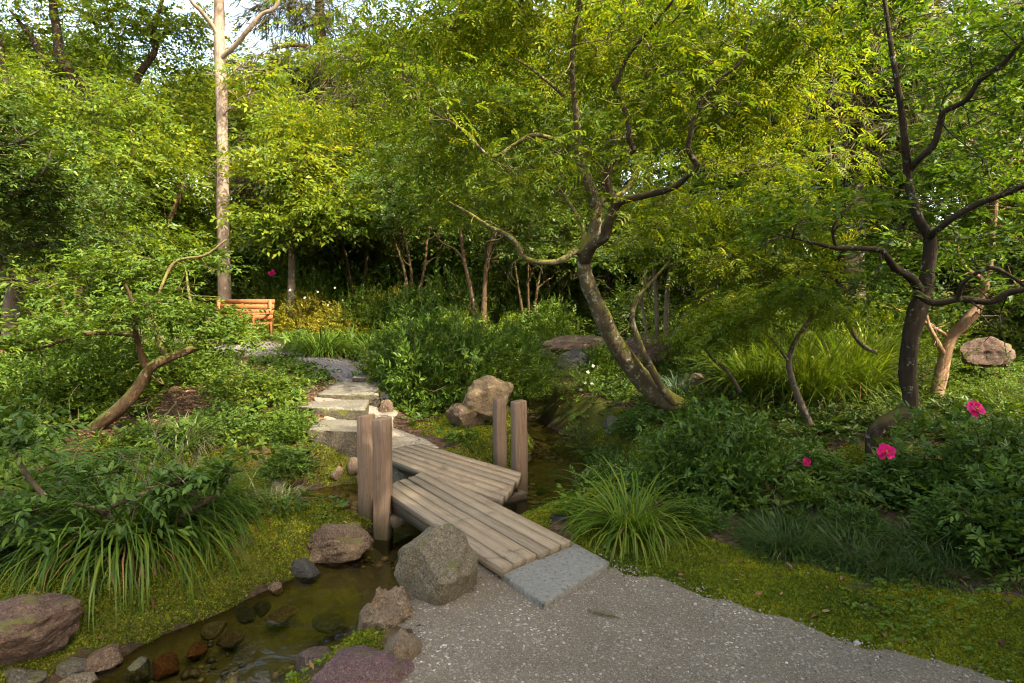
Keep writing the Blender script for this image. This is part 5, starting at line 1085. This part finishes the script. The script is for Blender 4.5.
# ---------------------------------------------------------------- strappy clumps, grasses, ferns
def clump_proto(name, N_, L, w, lm, rad, spread=1.0, e0=(50, 88), bend=1.6, dry=.12, seg=6):
    r = empty(name, (0, 0, 0), '', 'grass clump'); a = Acc(); blades(a, (0, 0, 0), N_, L, w, spread, e0, bend, seg, rad); link('foliage', a.mesh('foliage'), LM[lm], r)
    b = Acc(); blades(b, (0, 0, 0), max(4, int(N_ * dry)), L * .8, w * .8, spread * 1.25, (20, 70), bend * 1.2, seg, rad); link('dry_foliage', b.mesh('dry_foliage'), LM['litter'], r); return r
CL = dict(
    strap=clump_proto('grass_clump', 680, .95, .0115, 'strap', .17, 1.15, (42, 85), 2.3, .2),
    tuft=clump_proto('grass_clump', 330, .80, .012, 'brightgrass', .10, 1.1, (48, 88), 2.2),
    pale=clump_proto('striped_grass_clump', 300, .62, .012, 'palestrap', .15, 1.1, (40, 88), 1.7),
    long=clump_proto('long_grass_clump', 480, 1.45, .018, 'brightgrass', .30, 1.0, (55, 88), 1.5),
    far=clump_proto('grass_clump', 420, .95, .018, 'strap', .28, 1.1, (45, 88), 1.9),
    blue=clump_proto('blue_grass_clump', 170, .62, .014, 'blue', .1, 1.0, (50, 86), 1.8),
    mondo=clump_proto('mondo_grass_clump', 420, .30, .0065, 'mondo', .17, 1.1, (30, 85), 1.7, .05, 5),
)
CG = dict(strap='arching strappy clumps', tuft='arching strappy clumps', pale='pale striped clumps', long='long bright grass clumps', far='large dark clumps beside the path', blue='blue grey clumps', mondo='dark mondo grass tufts')
def cl(k, x, y, s, rz, lb, zs=1.0): return place(CL, k, x, y, s, rz, lb, CG[k], zs, sink=.01)
def clp(k, px, d, s, rz, lb, zs=1.0): return cl(k, *at(px, d), s, rz, lb, zs)
clp('strap', 118, 3.75, 1.12, .2, 'large arching strappy clump over the left moss bank')
clp('strap', 190, 4.2, .9, 2.2, 'arching strappy clump nearer the backwater on the left bank')
clp('strap', 55, 4.0, .7, 4.2, 'arching strappy clump behind the pink granite boulder')
clp('tuft', 634, 3.98, .95, .3, 'bright arching clump beside the stone slab, right of the bridge')
clp('pale', 232, 5.0, 1.15, .4, 'pale striped clump on the backwater bank')
clp('pale', 268, 5.35, .9, 1.4, 'smaller pale striped clump nearer the left posts')
clp('pale', 180, 5.7, .8, 3.4, 'pale striped clump below the slanting brown trunk')
for i, (px, d, s, lb) in enumerate([(765, 7.9, .9, 'long bright grass clump at the left of its row'), (812, 7.5, .95, 'long bright grass clump directly behind the sapling'), (850, 7.9, 1.0, 'long bright grass clump left of the dark crooked trunk'), (790, 9.5, 1.0, 'long bright grass clump at the back of its row'), (868, 9.6, .9, 'long bright grass clump half behind the dark trunk'), (740, 9.3, .8, 'long bright grass clump near the slender stems')]): clp('long', px, d, s, i * 1.1, lb)
clp('far', 322, 11.0, 1.0, .5, 'large dark grass clump beside the dark gravel path')
clp('far', 300, 11.6, .8, 1.9, 'grass clump behind the large one by the dark path')
clp('far', 375, 11.0, .85, 1.5, 'dark grass clump left of the round lime bush')
clp('far', 350, 12.2, .8, 3.5, 'grass clump between the golden shrubs and the dark path')
clp('blue', 678, 8.1, .9, .4, 'blue grey grass clump right of the leaning trunk')
clp('blue', 700, 8.6, .7, 2.4, 'smaller blue grey grass clump further right of the trunk')
MON = [(770, 3.85), (790, 3.75), (780, 3.65), (800, 3.75), (830, 3.55), (860, 3.6), (885, 3.4), (910, 3.45), (790, 4.05), (845, 3.9), (880, 3.8), (930, 3.3), (820, 4.2), (775, 4.05), (905, 3.75), (955, 3.35), (865, 4.1), (940, 3.6)]
ML = ['first from the strappy clump', 'second along the front edge of the moss', 'third along the moss edge', 'fourth along the moss edge', 'in the middle of the moss edge', 'just right of the middle of the moss edge', 'toward the right azalea', 'below the pink flower', 'in the second row behind the third',
      'in the second row below the dark trunk', 'in the second row right of the trunk', 'at the foot of the right azalea', 'in the back row left of the trunk', 'behind the second, under the dense azalea', 'in the second row under the pink flower', 'rightmost at the moss edge', 'in the back row in front of the trunk', 'behind the rightmost one']
for i, ((px, d), l) in enumerate(zip(MON, ML)): clp('mondo', px, d, .78 + .2 * math.sin(i * 2.7), i * 1.7, 'dark mondo grass tuft ' + l)

def fern_proto(n, L, lm='fern'):
    r = empty('fern', (0, 0, 0), '', 'fern', 'ferns in the garden'); st = Acc(); a = Acc(); T = pinnate(17, 1.0, .26, .05, .0, True, True)
    for i in range(n):
        az = i * 2 * math.pi / n + rng.normal() * .25; Ln = L * rng.uniform(.7, 1.1); V = T[0] * Ln; t = T[0][:, 1]; e = R(rng.uniform(35, 65))
        ang = e - 1.25 * t ** 1.1; rr = np.cos(e - .6 * t) * t * Ln; zz = (np.sin(e) * t - .62 * t * t) * Ln + V[:, 2] * .8
        W = np.stack([rr * math.cos(az) - V[:, 0] * math.sin(az), rr * math.sin(az) + V[:, 0] * math.cos(az), zz + .02], -1); a.add(W, T[1])
        tt = np.linspace(0, 1, 8); tube(st, np.stack([np.cos(e - .6 * tt) * tt * Ln * math.cos(az), np.cos(e - .6 * tt) * tt * Ln * math.sin(az), (np.sin(e) * tt - .62 * tt * tt) * Ln + .018], -1), np.linspace(.004, .001, 8), 4, 1)
    link('stem', st.mesh('stem', True), BK['brown'], r); link('foliage', a.mesh('foliage'), LM[lm], r); return r
FE = [fern_proto(9, .55), fern_proto(7, .5)]
for i, (k, px, d, s, z, lb) in enumerate([(0, 62, 4.15, 1.25, .95, 'fern with broad fronds in front of the left azalea'), (1, 105, 4.35, 1.1, .9, 'fern behind the large arching strappy clump'), (0, 838, 6.4, 1.0, 0, 'fern with spread fronds right of the sapling foot'), (1, 870, 7.2, 1.0, 0, 'fern behind the dark crooked trunk'),
    (0, 535, 6.2, .55, 0, 'bright small fern right of the right posts'), (1, 555, 6.7, .6, 0, 'small fern on the pond bank behind the right posts'), (1, 760, 6.4, .8, 0, 'fern left of the sapling foot'), (0, 20, 5.2, .9, .1, 'fern at the left edge under the flat leafy layers'), (1, 130, 4.6, .7, .1, 'fern beside the low lichen covered branch'),
    (1, 562, 7.7, .7, 0, 'fern on the mossy far bank of the pond'), (0, 596, 7.2, .75, 0, 'fern between the pond and the leaning trunk'), (1, 580, 8.3, .7, 0, 'fern below the dark hollow'),
    (0, 905, 6.2, .8, 0, 'fern right of the dark crooked trunk'), (1, 462, 6.5, .45, 0, 'little fern on the moss mound behind the upper planks'), (0, 352, 5.9, .3, 0, 'tiny fern on the backwater bank by the left posts')]):
    x, y = at(px, d); place(FE, k, x, y, s, i * .9, lb, z=Hs(x, y) + z * .3)

x1, y1 = sample((-9, 9, 4.2, 17), 60000); nn = fbm(x1 * .8, y1 * .8, 3, 91)
ok = (np.minimum(np.minimum(polysdf(x1, y1, NEARP), polysdf(x1, y1, FARP)), capsdf(x1, y1, UPP)) > .15) & (wsdf(x1, y1) > .18) & (nn > -.22) & (rng.random(len(x1)) < np.where(mossmask(x1, y1) > .45, .15, .9)) & (np.abs(x1) < y1 * .95 + .5)
for lab, lmn, sel, tm, zz in (('low leafy ground cover filling the beds', 'pad', ok & (nn < .12), [rosette(6, .075, .034, .5), sprig(6, .16, .06, .028), rosette(5, .09, .036, .7)], .07), ('dark low ground cover between the shrubs', 'dark', ok & (nn >= .12), [rosette(6, .08, .036, .5), sprig(7, .18, .065, .03)], .09)):
    xx, yy = x1[sel], y1[sel]; n = len(xx); a = Acc(); instance(a, tm, np.stack([xx, yy, H(xx, yy) + zz * rng.random(n) ** .7 * 1.6], -1), norm(rng.normal(size=(n, 3)) * A(1, 1, .3) + A(0, 0, .2)), A(0, -.2, 1) + .35 * rng.normal(size=(n, 3)), rng.uniform(.6, 1.25, n))
    tag(link('ground_cover', a.mesh('ground_cover'), LM[lmn]), lab, 'ground cover', None, 'stuff')
# low lichen covered azalea branches reaching over the left bank
gI = D(150, 560, 3.7); gI[2] = Hs(gI[0], gI[1])
lines = [
    (L3([(166, 552, 3.85), (158, 540, 3.8), (172, 528, 3.75), (186, 514, 3.7), (204, 502, 3.65), (222, 490, 3.6), (234, 470, 3.6)]), (.026, .025, .023, .02, .016, .012, .006)),
    (L3([(160, 542, 3.8), (130, 528, 3.7), (104, 514, 3.6), (122, 502, 3.55), (148, 492, 3.5), (176, 482, 3.5), (196, 474, 3.5)]), (.02, .018, .017, .015, .013, .010, .005)),
    (L3([(110, 512, 3.6), (80, 505, 3.5), (50, 500, 3.4), (24, 470, 3.35), (10, 440, 3.3), (-6, 415, 3.3)]), (.015, .015, .015, .014, .012, .006)),
]
pads = [pd(100, 470, 3.5, .22, .2, .05, 4, 7, .07), pd(60, 500, 3.4, .25, .2, .06, 4, 7, .07), pd(130, 530, 3.4, .15, .12, .04, 2, 7, .05), pd(195, 478, 3.55, .16, .15, .05, 6, 9, .06), pd(232, 466, 3.6, .12, .12, .05, 4, 8, .06), pd(20, 430, 3.3, .2, .2, .12, 7, 9, .08), pd(10, 520, 3.2, .2, .2, .08, 6, 9, .08), pd(165, 500, 3.5, .15, .12, .04, 4, 8, .06)]
plant('lichen_shrub', gI, 'low shrub with lichen covered branches over the strappy clumps', 'shrub', lines, pads, AZ, 'azalea', 'grey', sides=9, seedtw=.004, sc_kw=dict(droop=.0, tilt=.35))

# ---------------------------------------------------------------- garden bench
bx, by = at(234, 13.4); bz = Hs(bx, by) - .10; bench = empty('garden_bench', (bx, by, bz), 'orange brown slatted wooden bench by the dark gravel path', 'bench', None, R(-14))
def boxes(name, L, parent, mat):
    a = Acc()
    for (cx, cy, cz, sx, sy, sz) in L:
        q = [(cx - sx / 2, cy - sy / 2, cz + sz / 2), (cx + sx / 2, cy - sy / 2, cz + sz / 2), (cx + sx / 2, cy + sy / 2, cz + sz / 2), (cx - sx / 2, cy + sy / 2, cz + sz / 2)]; prism(a, q, sz, .004)
    return link(name, a.mesh(name), mat, parent)
boxes('seat', [(0, -.24 + .11 * i, .44, 1.5, .098, .03) for i in range(5)], bench, M['benchw'])
bk = boxes('backrest', [(0, .30 + .03 * i, .58 + .115 * i, 1.55, .028, .10) for i in range(4)], bench, M['benchw'])
for sx in (-1, 1):
    boxes('leg', [(sx * .68, -.24, .21, .07, .07, .42)], bench, M['benchw']); boxes('leg', [(sx * .68, .35, .48, .07, .05, .96)], bench, M['benchw'])
    boxes('armrest', [(sx * .68, .03, .65, .07, .62, .035), (sx * .68, -.24, .53, .055, .055, .21)], bench, M['benchw'])

# pale standing stone half hidden beyond the flat leafy layers
rk(112, 288, 1.0, (.26, .2, .42), 'grey', 'pale standing stone glimpsed through the leaves at left', .45, seed=50)

# ================================================================== LIGHT
SUN_EL, SUN_AZ = R(43), R(135)          # azimuth measured from +Y towards +X
sd = A(math.sin(SUN_AZ) * math.cos(SUN_EL), math.cos(SUN_AZ) * math.cos(SUN_EL), math.sin(SUN_EL))
w = bpy.data.worlds.new('World'); SC.world = w; w.use_nodes = True; nt = w.node_tree; nt.nodes.clear()
sky = nt.nodes.new('ShaderNodeTexSky'); sky.sky_type = 'NISHITA'; sky.sun_disc = False; sky.sun_elevation = SUN_EL; sky.sun_rotation = SUN_AZ; sky.air_density = 1.0; sky.dust_density = 4.0; sky.ozone_density = 0.0
bg = nt.nodes.new('ShaderNodeBackground'); bg.inputs[1].default_value = .15; wo = nt.nodes.new('ShaderNodeOutputWorld')
nt.links.new(mixc(nt, 1.0, sky.outputs[0], (1.08, 1.0, .84), 'MULTIPLY'), bg.inputs[0]); nt.links.new(bg.outputs[0], wo.inputs[0])
sl = bpy.data.lights.new('sun', 'SUN'); sl.energy = 2.6; sl.angle = R(.5); sl.color = (1, .88, .68); so = bpy.data.objects.new('sun', sl); COL.objects.link(so)
so.rotation_euler = Vector(-sd).to_track_quat('-Z', 'Y').to_euler(); so.location = (10, -10, 20)
vs = SC.view_settings; vs.view_transform = 'Standard'; vs.look = 'None'; vs.gamma = 1; vs.exposure = 2.78; vs.use_curve_mapping = False
cy = SC.cycles; cy.max_bounces = 7; cy.diffuse_bounces = 4; cy.glossy_bounces = 2; cy.transmission_bounces = 4; cy.transparent_max_bounces = 6
cy.use_denoising = True; cy.denoiser = 'OPENIMAGEDENOISE'; cy.use_adaptive_sampling = True; cy.adaptive_threshold = .006; cy.denoising_input_passes = 'RGB_ALBEDO_NORMAL'; cy.denoising_prefilter = 'ACCURATE'; cy.filter_width = 1.1; cy.caustics_reflective = False; cy.caustics_refractive = False
